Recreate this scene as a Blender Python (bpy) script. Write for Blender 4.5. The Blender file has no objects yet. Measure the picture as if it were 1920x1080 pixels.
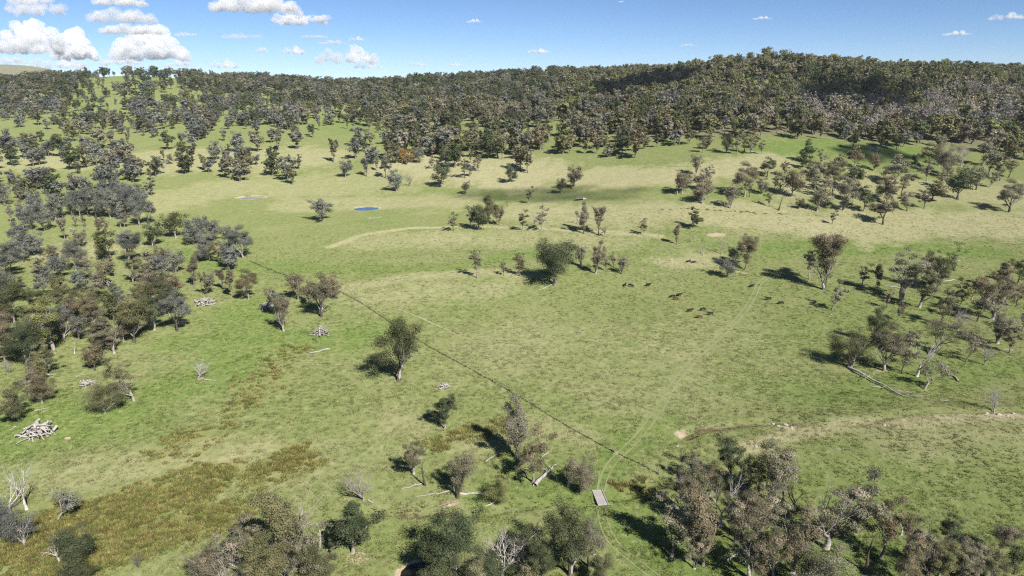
import bpy, bmesh, math, random
import numpy as np
from mathutils import Vector, Matrix

R = math.radians
HAZE = True
scene = bpy.context.scene

# ------------------------------------------------------------------ camera
CAM_Z = 90.0
F = 1280.0                       # focal length in pixels of the 1920 x 1080 photograph
PITCH = math.atan((540 - 152) / F)
cam_d = bpy.data.cameras.new('camera')
cam = bpy.data.objects.new('camera', cam_d)
scene.collection.objects.link(cam)
cam.location = (0, 0, CAM_Z)
cam.rotation_euler = (math.pi / 2 - PITCH, 0, 0)
cam_d.sensor_width = 36
cam_d.lens = 36 * F / 1920
cam_d.clip_start = 1
cam_d.clip_end = 60000
scene.camera = cam

# ------------------------------------------------------------------ sky, sun, exposure
SUN_EL = R(41)
SUN_AZ = math.atan2(0.56, -0.83)          # clockwise from +Y
world = bpy.data.worlds.new('World')
scene.world = world
world.use_nodes = True
wn = world.node_tree
wn.nodes.clear()
w_out = wn.nodes.new('ShaderNodeOutputWorld')
w_bg = wn.nodes.new('ShaderNodeBackground')
w_sky = wn.nodes.new('ShaderNodeTexSky')
w_sky.sky_type = 'NISHITA'
w_sky.sun_disc = False
w_sky.sun_elevation = SUN_EL
w_sky.sun_rotation = SUN_AZ
w_sky.altitude = 3000
w_sky.air_density = 0.8
w_sky.dust_density = 0.0
w_sky.ozone_density = 6.2
w_bg.inputs['Strength'].default_value = 0.068
wn.links.new(w_sky.outputs[0], w_bg.inputs['Color'])
wn.links.new(w_bg.outputs[0], w_out.inputs['Surface'])

sun_d = bpy.data.lights.new('sun', 'SUN')
sun_d.energy = 5.0
sun_d.angle = R(0.53)
sun_d.color = (1.0, 0.955, 0.88)
sun = bpy.data.objects.new('sun', sun_d)
scene.collection.objects.link(sun)
SUN_DIR = Vector((math.sin(SUN_AZ) * math.cos(SUN_EL), math.cos(SUN_AZ) * math.cos(SUN_EL), math.sin(SUN_EL)))
sun.rotation_euler = SUN_DIR.to_track_quat('Z', 'Y').to_euler()
sun.location = SUN_DIR * 3000

scene.view_settings.view_transform = 'Standard'
scene.view_settings.look = 'None'
scene.view_settings.exposure = 0.74
scene.view_settings.gamma = 1.0
scene.view_settings.use_curve_mapping = False
scene.render.engine = 'CYCLES'
scene.cycles.max_bounces = 10
scene.cycles.diffuse_bounces = 2
scene.cycles.glossy_bounces = 2
scene.cycles.transmission_bounces = 2
scene.cycles.transparent_max_bounces = 6
scene.cycles.volume_bounces = 8
scene.cycles.volume_step_rate = 1.0
scene.cycles.volume_max_steps = 128
scene.cycles.use_denoising = False
scene.cycles.denoiser = 'OPENIMAGEDENOISE'
scene.cycles.denoising_input_passes = 'RGB_ALBEDO_NORMAL'
scene.cycles.denoising_prefilter = 'ACCURATE'
scene.cycles.filter_width = 1.2

# ------------------------------------------------------------------ helpers
COL = scene.collection
rng = np.random.default_rng(7)

def link(o, parent=None):
    COL.objects.link(o)
    if parent is not None:
        o.parent = parent
    return o

def tag(o, label=None, cat=None, group=None, kind=None):
    if label: o['label'] = label
    if cat: o['category'] = cat
    if group: o['group'] = group
    if kind: o['kind'] = kind
    return o

def mesh_from(name, verts, faces, mat=None, smooth=False):
    m = bpy.data.meshes.new(name)
    m.from_pydata([tuple(v) for v in verts], [], [tuple(f) for f in faces])
    if mat: m.materials.append(mat)
    if smooth:
        m.polygons.foreach_set('use_smooth', [True] * len(m.polygons))
    m.update()
    return m

def quads_mesh(name, V, quads, tris, mat, smooth=False):
    """fast mesh from numpy arrays"""
    m = bpy.data.meshes.new(name)
    nq, nt = len(quads), len(tris)
    m.vertices.add(len(V))
    m.vertices.foreach_set('co', np.asarray(V, np.float32).ravel())
    m.loops.add(nq * 4 + nt * 3)
    idx = np.concatenate([np.asarray(quads, np.int32).ravel(), np.asarray(tris, np.int32).ravel()]) if nt else np.asarray(quads, np.int32).ravel()
    if nq == 0: idx = np.asarray(tris, np.int32).ravel()
    m.loops.foreach_set('vertex_index', idx.astype(np.int32))
    m.polygons.add(nq + nt)
    st = np.concatenate([np.arange(nq) * 4, nq * 4 + np.arange(nt) * 3]).astype(np.int32)
    m.polygons.foreach_set('loop_start', st)
    if smooth:
        m.polygons.foreach_set('use_smooth', np.ones(nq + nt, bool))
    m.update(calc_edges=True)
    m.validate()
    if mat: m.materials.append(mat)
    return m

def add_float_attr(m, name, arr):
    a = m.attributes.new(name, 'FLOAT', 'POINT')
    a.data.foreach_set('value', np.asarray(arr, np.float32))

def empty(name, loc, rz=0.0):
    o = bpy.data.objects.new(name, None)
    o.empty_display_size = 0.5
    link(o)
    o.location = loc
    o.rotation_euler = (0, 0, rz)
    return o

_RT = np.random.default_rng(11).random((8, 256, 256))
def vnoise(x, y, seed=0):
    x = np.asarray(x, float); y = np.asarray(y, float)
    xi = np.floor(x).astype(int); yi = np.floor(y).astype(int)
    fx = x - xi; fy = y - yi
    fx = fx * fx * (3 - 2 * fx); fy = fy * fy * (3 - 2 * fy)
    T = _RT[seed % 8]
    x0 = xi & 255; x1 = (xi + 1) & 255; y0 = yi & 255; y1 = (yi + 1) & 255
    return (T[x0, y0] * (1 - fx) + T[x1, y0] * fx) * (1 - fy) + (T[x0, y1] * (1 - fx) + T[x1, y1] * fx) * fy
def fbm(x, y, seed=0, oct=4):
    s = 0; a = 0.5; n = 0
    for k in range(oct):
        s = s + a * vnoise(x * 2 ** k + 17.3 * k, y * 2 ** k - 9.1 * k, seed + k); n += a; a *= 0.5
    return s / n

# ------------------------------------------------------------------ the lie of the land
CP, SP = math.cos(PITCH), math.sin(PITCH)
def slope_at(py):
    yc = -(py - 540) / F
    return (-SP + yc * CP) / (CP + yc * SP)       # dz/dY of the sight line through a row
def yz(py, z): return ((z - CAM_Z) / slope_at(py), z)
def yY(py, Y): return (Y, CAM_Z + Y * slope_at(py))

def prof(*rows):
    out = [(-3000.0, 0.0), (100.0, 0.0)]
    for r in rows:
        out.append(yz(r[0], r[1]) if len(r) == 2 else yY(r[0], r[2]))
    return out
PROFILES = {
    0:    prof((620, 0), (500, 0), (450, 2), (400, 5), (350, 10), (300, 18), (250, 31), (210, 45), (176, 0, 1230), (159, 0, 1450)) + [(1650, 72), (2600, 40), (6500, 30)],
    250:  prof((620, 0), (500, 0), (450, 2), (400, 5), (350, 10), (300, 19), (250, 32), (210, 47), (172, 0, 1180), (134, 0, 1480)) + [(1560, 106), (1900, 70), (2800, 40), (6500, 30)],
    480:  prof((620, 0), (520, 1), (480, 1.5), (440, 3), (372, 7), (340, 11), (300, 20), (250, 33), (210, 49), (178, 0, 1190), (157, 0, 1480)) + [(1650, 76), (2800, 40), (6500, 30)],
    700:  prof((700, 0), (600, 0.5), (545, 4), (525, 5), (500, 3), (460, 3.5), (436, 7), (420, 6.3), (390, 6), (370, 8), (340, 12), (300, 22), (250, 34), (200, 54), (178, 0, 1220), (162, 0, 1450)) + [(1600, 72), (2600, 40), (6500, 30)],
    1000: prof((700, 0), (560, 0.5), (515, 6), (500, 5.5), (460, 6.5), (431, 11), (415, 11), (400, 12.5), (370, 15.5), (340, 20), (300, 30), (270, 38), (230, 48), (200, 58), (170, 0, 1130), (146, 0, 1400)) + [(1500, 90), (1900, 60), (2800, 40), (6500, 30)],
    1130: prof((700, 0), (560, 1), (500, 5), (450, 9), (400, 16), (350, 23), (300, 33), (260, 43), (230, 53), (214, 0, 690)) + [(770, 50), (830, 49), yY(190, 950), yY(163, 1160), yY(142, 1380), (1480, 92), (1900, 65), (2800, 40), (6500, 30)],
    1250: prof((700, 0), (560, 1), (500, 4.5), (450, 11), (400, 19), (350, 27), (300, 37), (260, 46), (220, 58), (192, 0, 705)) + [(780, 60), (840, 58), yY(168, 960), yY(150, 1120), yY(133, 1350), (1450, 104), (1900, 70), (2800, 40), (6500, 30)],
    1340: prof((700, 0), (560, 1), (500, 5), (450, 11), (400, 19), (350, 27.5), (300, 38), (260, 47), (220, 59), (190, 69), (166, 0, 800), (148, 0, 930), (124, 0, 1080)) + [(1160, 111), (1500, 85), (2800, 40), (6500, 30)],
    1450: prof((700, 0), (560, 1), (500, 5), (450, 11), (400, 19), (350, 28), (300, 39), (260, 48), (220, 60), (180, 73), (154, 0, 800), (119, 0, 1010)) + [(1080, 114), (1500, 90), (2800, 40), (6500, 30)],
    1700: prof((700, 0), (560, 1), (520, 3), (460, 9), (400, 17), (350, 26), (300, 36), (270, 43), (230, 55), (190, 69), (160, 0, 860), (147, 0, 1010)) + [(1080, 90), (1500, 80), (2800, 40), (6500, 30)],
    1920: prof((700, 0), (580, 1), (500, 5), (400, 17), (350, 25), (290, 38), (250, 48), (200, 63), (155, 0, 930), (136, 0, 1100)) + [(1180, 98), (1600, 80), (2800, 40), (6500, 30)],
}
PROFILES[-700] = PROFILES[0]
PROFILES[2700] = PROFILES[1920]
_US = np.arange(-700, 2701, 20.0)
_YS = np.concatenate([np.arange(-400, 90, 20), np.arange(90, 900, 5), np.geomspace(900, 6500, 160)])
_cols = sorted(PROFILES)
_pz = np.array([np.interp(_YS, [p[0] for p in PROFILES[c]], [p[1] for p in PROFILES[c]]) for c in _cols])
_tab = np.array([np.interp(_US, _cols, _pz[:, j]) for j in range(len(_YS))]).T       # [u, Y]
def _gs(a, sig, axis):
    n = int(sig * 3); k = np.exp(-0.5 * (np.arange(-n, n + 1) / sig) ** 2); k /= k.sum()
    pad = [(0, 0), (0, 0)]; pad[axis] = (n, n)
    ap = np.pad(a, pad, mode='edge')
    return np.apply_along_axis(lambda v: np.convolve(v, k, 'valid'), axis, ap)
_tab = _gs(_gs(_tab, 3.0, 0), 1.6, 1)
_mid = _tab[len(_US) // 2]

def lerp_idx(axis, v):
    i = np.clip(np.searchsorted(axis, v) - 1, 0, len(axis) - 2)
    t = np.clip((v - axis[i]) / (axis[i + 1] - axis[i]), 0, 1)
    return i, t

def base_height(x, y):
    zg = np.interp(y, _YS, _mid)
    d = np.maximum(y * CP + (CAM_Z - zg) * SP, 60)
    u = 960 + F * x / d
    i, t = lerp_idx(_US, np.clip(u, -700, 2700)); j, s = lerp_idx(_YS, y)
    return (_tab[i, j] * (1 - t) + _tab[i + 1, j] * t) * (1 - s) + (_tab[i, j + 1] * (1 - t) + _tab[i + 1, j + 1] * t) * s

def grow_axis(a, b, step, rate, far):
    mid = np.arange(a, b + 0.01, step)
    out = [b]; s = step
    while out[-1] < far:
        s *= rate; out.append(out[-1] + s)
    return mid, np.array(out[1:])
_m, _g = grow_axis(-235, 235, 1.3, 1.04, 4200)
XS = np.concatenate([-_g[::-1], _m, _g])
_m, _g = grow_axis(92, 400, 1.3, 1.02, 6200)
YS = np.concatenate([np.linspace(-400, 60, 12), np.arange(68, 92, 6), _m, _g])
GX, GY = np.meshgrid(XS, YS)
Z0 = base_height(GX, GY)
Z0 += (fbm(GX / 70, GY / 70, 1, 3) - 0.5) * 2.2 + (fbm(GX / 14, GY / 14, 3, 2) - 0.5) * 0.35
Z0 += np.clip((GY - 450) / 500, 0, 1) * (fbm(GX / 150 + 5, GY / 210, 5, 3) - 0.5) * (12 + 14 * np.exp(-((GY - 880) / 260) ** 2))
# the spur in the right foreground
Z0 += 6.5 * np.exp(-((GX - 122) / 58) ** 2 - ((GY - 158) / 21) ** 2)
# a far range beyond the left-hand hills
Z0 += np.clip((GY - 3000) / 2000, 0, 1) * (190 * np.exp(-((GX + 4300) / 620) ** 2) + 60 * (fbm(GX / 700, GY / 700, 2, 4) - 0.5))
Z = Z0

def H(x, y):
    x = np.asarray(x, float); y = np.asarray(y, float)
    i, t = lerp_idx(XS, x); j, s = lerp_idx(YS, y)
    return (Z[j, i] * (1 - t) + Z[j, i + 1] * t) * (1 - s) + (Z[j + 1, i] * (1 - t) + Z[j + 1, i + 1] * t) * s

_T = np.concatenate([np.arange(80, 700, 0.5), np.arange(700, 2600, 3.0)])
def at(px, py):
    """where the sight line through a point of the photograph meets the land"""
    xc = (px - 960) / F; yc = -(py - 540) / F
    d = np.array([xc, CP + yc * SP, -SP + yc * CP])
    P = d[None, :] * _T[:, None]
    diff = CAM_Z + P[:, 2] - H(P[:, 0], P[:, 1])
    k = np.argmax(diff < 0)
    if diff[k] >= 0: k = len(_T) - 1
    if k > 0:
        a, b = diff[k - 1], diff[k]
        t = _T[k - 1] + (_T[k] - _T[k - 1]) * a / (a - b + 1e-9)
    else:
        t = _T[0]
    x, y = d[0] * t, d[1] * t
    return float(x), float(y), float(H(x, y))
def project(x, y, z):
    Fd = y * CP - (z - CAM_Z) * SP
    U = y * SP + (z - CAM_Z) * CP
    return 960 + F * x / Fd, 540 - F * U / Fd
def height_from(px, py, hpx, P):
    Fd = P[1] * CP - (P[2] - CAM_Z) * SP
    U = P[1] * SP + (P[2] - CAM_Z) * CP
    k = U / Fd + hpx / F
    return (k * Fd - U) / (CP + k * SP)

def polyline(pts):
    return np.array([at(*p)[:2] for p in pts])
def dist_to(poly, X, Y):
    """distance to a polyline (numpy arrays)"""
    best = np.full(X.shape, 1e9)
    for a, b in zip(poly[:-1], poly[1:]):
        ab = b - a; L = (ab ** 2).sum() + 1e-9
        t = np.clip(((X - a[0]) * ab[0] + (Y - a[1]) * ab[1]) / L, 0, 1)
        best = np.minimum(best, np.hypot(X - a[0] - t * ab[0], Y - a[1] - t * ab[1]))
    return best

# creek lines, ponds: carved into the sheet
CREEKS = [
    [(1935, 766), (1850, 771), (1787, 769), (1700, 772), (1653, 784), (1600, 792), (1540, 791), (1440, 790), (1380, 797), (1310, 805), (1285, 818)],
    [(1240, 905), (1180, 928), (1125, 938), (1080, 941), (1010, 944), (950, 950), (890, 962), (835, 952), (790, 962), (720, 957), (685, 956)],
]
CREEK_XY = [polyline(c) for c in CREEKS]
d_creek = np.minimum(dist_to(CREEK_XY[0], GX, GY), dist_to(CREEK_XY[1], GX, GY))
wob = 1 + 0.6 * (fbm(GX / 6, GY / 6, 2, 2) - 0.5)
_bx, _by, _ = at(1125, 934)
Z = Z - 1.4 * np.exp(-(d_creek / (1.6 * wob)) ** 4) * np.clip((np.hypot(GX - _bx, GY - _by) - 1.0) / 5.0, 0.3, 1)
PONDS = []
def pond(px, py, rx, ry, rim=0.5, ang=0.0):
    global Z
    x, y, z = at(px, py)
    ca, sa = math.cos(ang), math.sin(ang)
    dx, dy = GX - x, GY - y
    q = np.hypot((dx * ca + dy * sa) / rx, (-dx * sa + dy * ca) / ry)
    q = q * (1 + 0.16 * (fbm(GX / 5, GY / 5, 4, 2) - 0.5))
    w = 1 / (1 + np.exp((q - 1.75) * 7))
    Z = Z * (1 - w) + w * (z + 0.02)
    Z = Z + rim * np.exp(-((q - 1.3) / 0.22) ** 2) - 0.8 / (1 + np.exp((q - 0.98) * 16))
    PONDS.append((x, y, z - 0.28, rx, ry, ang, q))
pond(472, 371, 10.0, 7.5, 0.5)
pond(687, 391, 8.6, 7.0, 0.3, 0.35)
pond(703, 408, 3.4, 1.8, 0.1)
pond(785, 1072, 3.6, 3.0, 0.0, 0.6)

A_mud = np.clip(1.25 - (d_creek + (fbm(GX / 3, GY / 3, 5, 3) - 0.5) * 1.6) / 1.25, 0, 1) * np.clip(0.1 + 3.0 * (fbm(GX / 11, GY / 11, 1, 2) - 0.38), 0, 0.75)
# ------------------------------------------------------------------ ground cover zones (kinds of grass, bare earth)
A_dry = np.zeros_like(GX); A_lush = np.zeros_like(GX); A_tus = np.zeros_like(GX); A_bare = np.zeros_like(GX)
nz = fbm(GX / 9, GY / 9, 6, 4) - 0.5
nz2 = fbm(GX / 30, GY / 30, 2, 4) - 0.5
def stroke(A, pts, r, amt, soft=0.5, n=0.8):
    d = dist_to(polyline(pts), GX, GY) + nz * r * n * 1.4 + nz2 * r * n
    w = np.clip((r * (1 + soft) - d) / (2 * r * soft + 1e-6), 0, 1)
    np.maximum(A, w * w * (3 - 2 * w) * amt, out=A)
# pale cured grass on crests and drier slopes
stroke(A_dry, [(620, 462), (680, 441), (780, 427), (900, 424), (1000, 428), (1120, 434), (1240, 443)], 2.8, 0.8, 0.8, 0.7)
stroke(A_dry, [(700, 450), (850, 445), (1000, 450), (1150, 455)], 14, 0.45, 0.7)
stroke(A_dry, [(650, 541), (720, 527), (800, 516), (900, 511), (985, 514)], 6, 0.6, 0.9)
stroke(A_dry, [(700, 560), (820, 540), (930, 540)], 12, 0.4, 0.8)
stroke(A_dry, [(1385, 848), (1480, 817), (1600, 800), (1750, 789), (1925, 779)], 3.5, 0.7, 0.7)
stroke(A_dry, [(1640, 812), (1800, 805), (1925, 812)], 9, 0.35, 0.9)
stroke(A_dry, [(0, 300), (200, 300), (400, 300), (560, 295)], 55, 0.62, 0.6)
stroke(A_dry, [(300, 375), (450, 350), (600, 345), (760, 340)], 40, 0.5, 0.6)
stroke(A_dry, [(560, 385), (700, 380), (850, 380)], 25, 0.55, 0.6)
stroke(A_dry, [(760, 310), (900, 320), (1000, 330)], 35, 0.8, 0.6)
stroke(A_dry, [(1040, 330), (1200, 335), (1300, 330), (1440, 300)], 22, 0.75, 0.5)
stroke(A_dry, [(1000, 395), (1150, 400), (1280, 400)], 22, 0.62, 0.6)
stroke(A_dry, [(1300, 400), (1450, 410), (1600, 430), (1700, 420), (1920, 420)], 20, 0.72, 0.5)
stroke(A_dry, [(1500, 350), (1700, 350), (1920, 370)], 25, 0.6, 0.6)
stroke(A_dry, [(1250, 492), (1330, 488)], 9, 0.6, 0.7)
stroke(A_dry, [(0, 480), (120, 470), (200, 470)], 18, 0.5, 0.7)
stroke(A_dry, [(120, 890), (330, 868), (480, 850)], 9, 0.42, 0.9)
stroke(A_dry, [(540, 860), (700, 850), (760, 800)], 12, 0.3, 0.9)
stroke(A_dry, [(900, 830), (1000, 800), (1080, 815)], 8, 0.4, 0.8)
stroke(A_dry, [(1000, 640), (1200, 650), (1330, 640)], 30, 0.28, 0.8)
stroke(A_dry, [(980, 690), (1150, 740), (1300, 700)], 24, 0.22, 0.8)
# greener flats
stroke(A_lush, [(40, 800), (160, 780), (300, 760), (400, 700), (430, 620), (480, 580)], 16, 0.9, 0.7)
stroke(A_lush, [(350, 640), (500, 640), (640, 640), (690, 620)], 12, 0.9, 0.7)
stroke(A_lush, [(330, 470), (420, 500), (520, 500), (700, 505), (880, 495), (1000, 470)], 10, 0.75, 0.6)
stroke(A_lush, [(1450, 462), (1560, 466), (1700, 462), (1860, 475)], 8, 0.95, 0.5)
stroke(A_lush, [(1300, 450), (1380, 465), (1450, 480)], 9, 0.6, 0.6)
stroke(A_lush, [(1440, 285), (1520, 275), (1640, 278), (1690, 285)], 26, 1.0, 0.4)
stroke(A_lush, [(1600, 300), (1700, 310), (1740, 330)], 14, 0.7, 0.6)
stroke(A_lush, [(1110, 910), (1140, 870), (1180, 820), (1240, 790)], 7, 0.95, 0.8)
stroke(A_lush, [(960, 830), (1010, 900), (1090, 925), (900, 930)], 6, 0.8, 0.8)
stroke(A_lush, [(1080, 760), (1150, 800), (1250, 740), (1420, 720), (1560, 740)], 12, 0.5, 0.8)
stroke(A_lush, [(1480, 740), (1600, 740), (1760, 700), (1900, 690)], 10, 0.7, 0.8)
stroke(A_lush, [(1400, 640), (1500, 620), (1620, 590), (1850, 560)], 18, 0.5, 0.8)
stroke(A_lush, [(1550, 900), (1700, 900), (1900, 900), (1900, 1000)], 12, 0.5, 0.8)
stroke(A_lush, [(1150, 980), (1300, 1040), (1600, 1040), (1720, 1060)], 9, 0.85, 0.8)
stroke(A_lush, [(620, 990), (700, 1000), (820, 1000), (950, 985)], 6, 0.5, 0.8)
stroke(A_lush, [(560, 225), (620, 230), (680, 245)], 40, 0.6, 0.5)
stroke(A_lush, [(150, 140), (230, 150), (320, 150)], 60, 0.5, 0.5)
stroke(A_lush, [(160, 175), (170, 200)], 30, 0.5, 0.5)
stroke(A_lush, [(540, 345), (640, 350), (770, 350), (900, 370), (1040, 372)], 12, 0.5, 0.7)
# rank brown tussock on the wet flat
stroke(A_tus, [(0, 1040), (120, 1000), (220, 960), (340, 920), (440, 900), (520, 876)], 7.5, 0.85, 0.95, 1.6)
stroke(A_tus, [(60, 1080), (250, 1010), (390, 960)], 9, 0.7, 0.95, 1.6)
stroke(A_tus, [(560, 655), (520, 690), (470, 740), (430, 800), (330, 850)], 9, 0.36, 0.95, 1.4)
stroke(A_tus, [(830, 830), (880, 810), (950, 800)], 4, 0.5, 0.95, 1.4)
stroke(A_tus, [(1150, 910), (1210, 915)], 2.2, 0.6, 0.7)
# contour drains and old pads
stroke(A_tus, [(250, 362), (340, 346), (430, 334), (520, 324), (600, 318)], 1.8, 0.55, 0.7, 0.6)
stroke(A_tus, [(470, 427), (540, 419), (620, 407), (690, 398)], 1.6, 0.55, 0.7, 0.6)
stroke(A_tus, [(1000, 402), (1120, 398), (1260, 392), (1420, 400), (1520, 402)], 1.2, 0.45, 0.8, 0.8)
stroke(A_tus, [(280, 395), (400, 380), (520, 372)], 1.4, 0.4, 0.8, 0.8)
# bare soil
for cpl in CREEK_XY:
    d = dist_to(cpl, GX, GY) + nz * 2.2
    np.maximum(A_bare, np.clip(1.15 - d / 1.5, 0, 1) * np.clip(0.15 + 2.2 * nz, 0, 0.7), out=A_bare)
for pd in PONDS:
    q = pd[6]
    np.maximum(A_bare, np.clip(1 - np.abs(q - 1.10) / 0.28, 0, 1) * np.clip(0.9 + 1.4 * nz, 0, 1.0), out=A_bare)
stroke(A_bare, [(1332, 441), (1352, 439)], 2.2, 1.0, 0.4)
stroke(A_bare, [(655, 1052), (690, 1045)], 2.2, 0.5, 0.9)
stroke(A_bare, [(1272, 818), (1284, 806)], 1.0, 0.75, 0.7)
stroke(A_bare, [(1156, 850), (1166, 857)], 0.8, 1.0, 0.4)
stroke(A_bare, [(1260, 492), (1310, 487)], 3, 0.45, 0.8)
stroke(A_bare, [(1640, 700), (1660, 695)], 1.6, 0.5, 0.6)
stroke(A_bare, [(1585, 640), (1570, 630)], 2.5, 0.4, 0.8)
stroke(A_bare, [(1855, 778), (1905, 778)], 1.4, 0.7, 0.6)
stroke(A_bare, [(1445, 797), (1480, 802)], 1.6, 0.7, 0.6)
stroke(A_bare, [(1395, 512), (1370, 507)], 1.8, 0.5, 0.7)
stroke(A_bare, [(830, 950), (850, 943)], 0.8, 0.9, 0.5)
A_dry += np.clip(nz2 + 0.02, 0, 1) * 0.7 * (GY < 420)
A_dry = np.clip(A_dry, 0, 1)

# density of trees on the further slopes by ground square (0 open ... 9 closed forest)
DENS_Y0, DENS_DY, DENS_DX = 120, 20, 60
DENS = [
 '99777889 99999999 99999963 79999999',   # 130
 '88300168 88888888 88999984 99999999',   # 150
 '88414468 87635778 86568999 99999999',   # 170
 '66314544 46666777 86699999 99999999',   # 190
 '55334434 44566765 56789999 99999999',   # 210
 '23344543 55147764 56789999 99999999',   # 230
 '12334443 42014654 24689999 99999999',   # 250
 '44333333 32035666 56777413 05787899',   # 270
 '45311112 21145666 55442100 00001358',   # 290
 '45444456 76444323 10000000 00000000',   # 310
 '45333145 54210000 00000000 00000000',   # 330
 '54212010 12000000 00000000 00000000',   # 350
 '64233000 00000000 00000000 00000000',   # 370
]
DENS = np.array([[int(c) for c in r.replace(' ', '')] for r in DENS], float)
def density(px, py):
    j = (py - DENS_Y0) / DENS_DY - 0.5; i = px / DENS_DX - 0.5
    j = np.clip(j, 0, len(DENS) - 1); i = np.clip(i, 0, DENS.shape[1] - 1)
    j0 = np.minimum(j.astype(int), len(DENS) - 2); i0 = np.minimum(i.astype(int), DENS.shape[1] - 2)
    tj = j - j0; ti = i - i0
    return (DENS[j0, i0] * (1 - ti) + DENS[j0, i0 + 1] * ti) * (1 - tj) + (DENS[j0 + 1, i0] * (1 - ti) + DENS[j0 + 1, i0 + 1] * ti) * tj

_px, _py = project(GX, GY, Z)
A_lit = np.clip((density(_px, np.clip(_py, 100, 400)) - 6.5) / 2.2, 0, 1) * (GY > 480) * (_py < 300)
A_lit = np.maximum(A_lit, np.clip((GY - 1700) / 500, 0, 1))

# ------------------------------------------------------------------ materials
def mat_new(name):
    m = bpy.data.materials.new(name); m.use_nodes = True
    nt = m.node_tree; nt.nodes.clear()
    out = nt.nodes.new('ShaderNodeOutputMaterial')
    return m, nt, out
def nd(nt, t, **kw):
    n = nt.nodes.new(t)
    for k, v in kw.items():
        if k.startswith('i_'): n.inputs[k[2:].replace('_', ' ')].default_value = v
        else: setattr(n, k, v)
    return n
def mixc(nt, fac, a, b, blend='MIX'):
    n = nt.nodes.new('ShaderNodeMix'); n.data_type = 'RGBA'; n.blend_type = blend
    for sock, v in ((n.inputs[0], fac), (n.inputs[6], a), (n.inputs[7], b)):
        if isinstance(v, bpy.types.NodeSocket): nt.links.new(v, sock)
        elif isinstance(v, (int, float)): sock.default_value = v
        else: sock.default_value = (*v, 1)
    return n.outputs[2]
def mathn(nt, op, a, b=None, c=None, clamp=False):
    n = nt.nodes.new('ShaderNodeMath'); n.operation = op; n.use_clamp = clamp
    for i, v in enumerate((a, b, c)):
        if v is None: continue
        if isinstance(v, bpy.types.NodeSocket): nt.links.new(v, n.inputs[i])
        else: n.inputs[i].default_value = v
    return n.outputs[0]
def noise(nt, scale, detail=3, rough=0.55, vec=None):
    n = nd(nt, 'ShaderNodeTexNoise'); n.inputs['Scale'].default_value = scale
    n.inputs['Detail'].default_value = detail; n.inputs['Roughness'].default_value = rough
    if vec is not None: nt.links.new(vec, n.inputs['Vector'])
    return n.outputs[0]
def ramp(nt, fac, lo, hi):
    n = nt.nodes.new('ShaderNodeMapRange'); n.clamp = True
    nt.links.new(fac, n.inputs[0]); n.inputs[1].default_value = lo; n.inputs[2].default_value = hi
    return n.outputs[0]

def ground_material():
    m, nt, out = mat_new('pasture')
    tc = nd(nt, 'ShaderNodeTexCoord').outputs['Object']
    def attr(nm):
        a = nd(nt, 'ShaderNodeAttribute'); a.attribute_name = nm; return a.outputs['Fac']
    n_big = noise(nt, 0.03, 4, 0.6, tc)
    n_mid = noise(nt, 0.22, 4, 0.65, tc)
    n_fine = noise(nt, 1.1, 4, 0.7, tc)
    n_vf = noise(nt, 3.5, 3, 0.7, tc)
    base = mixc(nt, ramp(nt, n_mid, 0.35, 0.68), (0.128, 0.166, 0.052), (0.182, 0.200, 0.080))
    base = mixc(nt, ramp(nt, n_big, 0.4, 0.65), base, (0.172, 0.190, 0.076))
    lush = mixc(nt, ramp(nt, n_mid, 0.35, 0.7), (0.102, 0.158, 0.038), (0.156, 0.192, 0.060))
    dry = mixc(nt, ramp(nt, n_fine, 0.3, 0.7), (0.255, 0.240, 0.130), (0.380, 0.345, 0.215))
    tus = mixc(nt, ramp(nt, n_fine, 0.35, 0.65), (0.135, 0.125, 0.042), (0.225, 0.205, 0.078))
    bare = mixc(nt, ramp(nt, n_fine, 0.3, 0.7), (0.24, 0.18, 0.115), (0.46, 0.39, 0.29))
    def zone(a, lo, hi):
        w = mathn(nt, 'ADD', attr(a), mathn(nt, 'MULTIPLY', mathn(nt, 'SUBTRACT', mathn(nt, 'ADD', n_fine, n_mid), 1.0), 0.75))
        return ramp(nt, w, lo, hi)
    c = mixc(nt, zone('lush', 0.2, 0.9), base, lush)
    c = mixc(nt, zone('dry', 0.15, 1.0), c, dry)
    c = mixc(nt, zone('tussock', 0.25, 1.05), c, tus)
    c = mixc(nt, zone('bare', 0.35, 0.65), c, bare)
    litter = mixc(nt, ramp(nt, n_mid, 0.3, 0.7), (0.11, 0.10, 0.062), (0.20, 0.175, 0.115))
    c = mixc(nt, mathn(nt, 'MULTIPLY', attr('litter'), 0.8), c, litter)
    # tufts: small dark and light flecks of the sward
    mud = mixc(nt, n_fine, (0.06, 0.045, 0.028), (0.17, 0.13, 0.085))
    c = mixc(nt, zone('mud', 0.35, 0.6), c, mud)
    n_sp = noise(nt, 0.55, 4, 0.75, tc)
    c = mixc(nt, ramp(nt, n_sp, 0.52, 0.70), c, mixc(nt, 0.38, c, (0.055, 0.068, 0.022)))
    c = mixc(nt, ramp(nt, n_sp, 0.46, 0.32), c, mixc(nt, 0.38, c, (0.36, 0.33, 0.19)))
    c = mixc(nt, ramp(nt, n_vf, 0.55, 0.8), c, mixc(nt, 0.3, c, (0.36, 0.33, 0.19)))
    bs = nd(nt, 'ShaderNodeBsdfDiffuse'); bs.inputs['Roughness'].default_value = 0.6
    nt.links.new(c, bs.inputs['Color'])
    hgt = mathn(nt, 'ADD', mathn(nt, 'MULTIPLY', n_fine, 0.7), mathn(nt, 'MULTIPLY', n_mid, 0.8))
    bp = nd(nt, 'ShaderNodeBump'); bp.inputs['Strength'].default_value = 0.9; bp.inputs['Distance'].default_value = 0.55
    nt.links.new(hgt, bp.inputs['Height']); nt.links.new(bp.outputs[0], bs.inputs['Normal'])
    nt.links.new(bs.outputs[0], out.inputs['Surface'])
    return m
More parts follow.
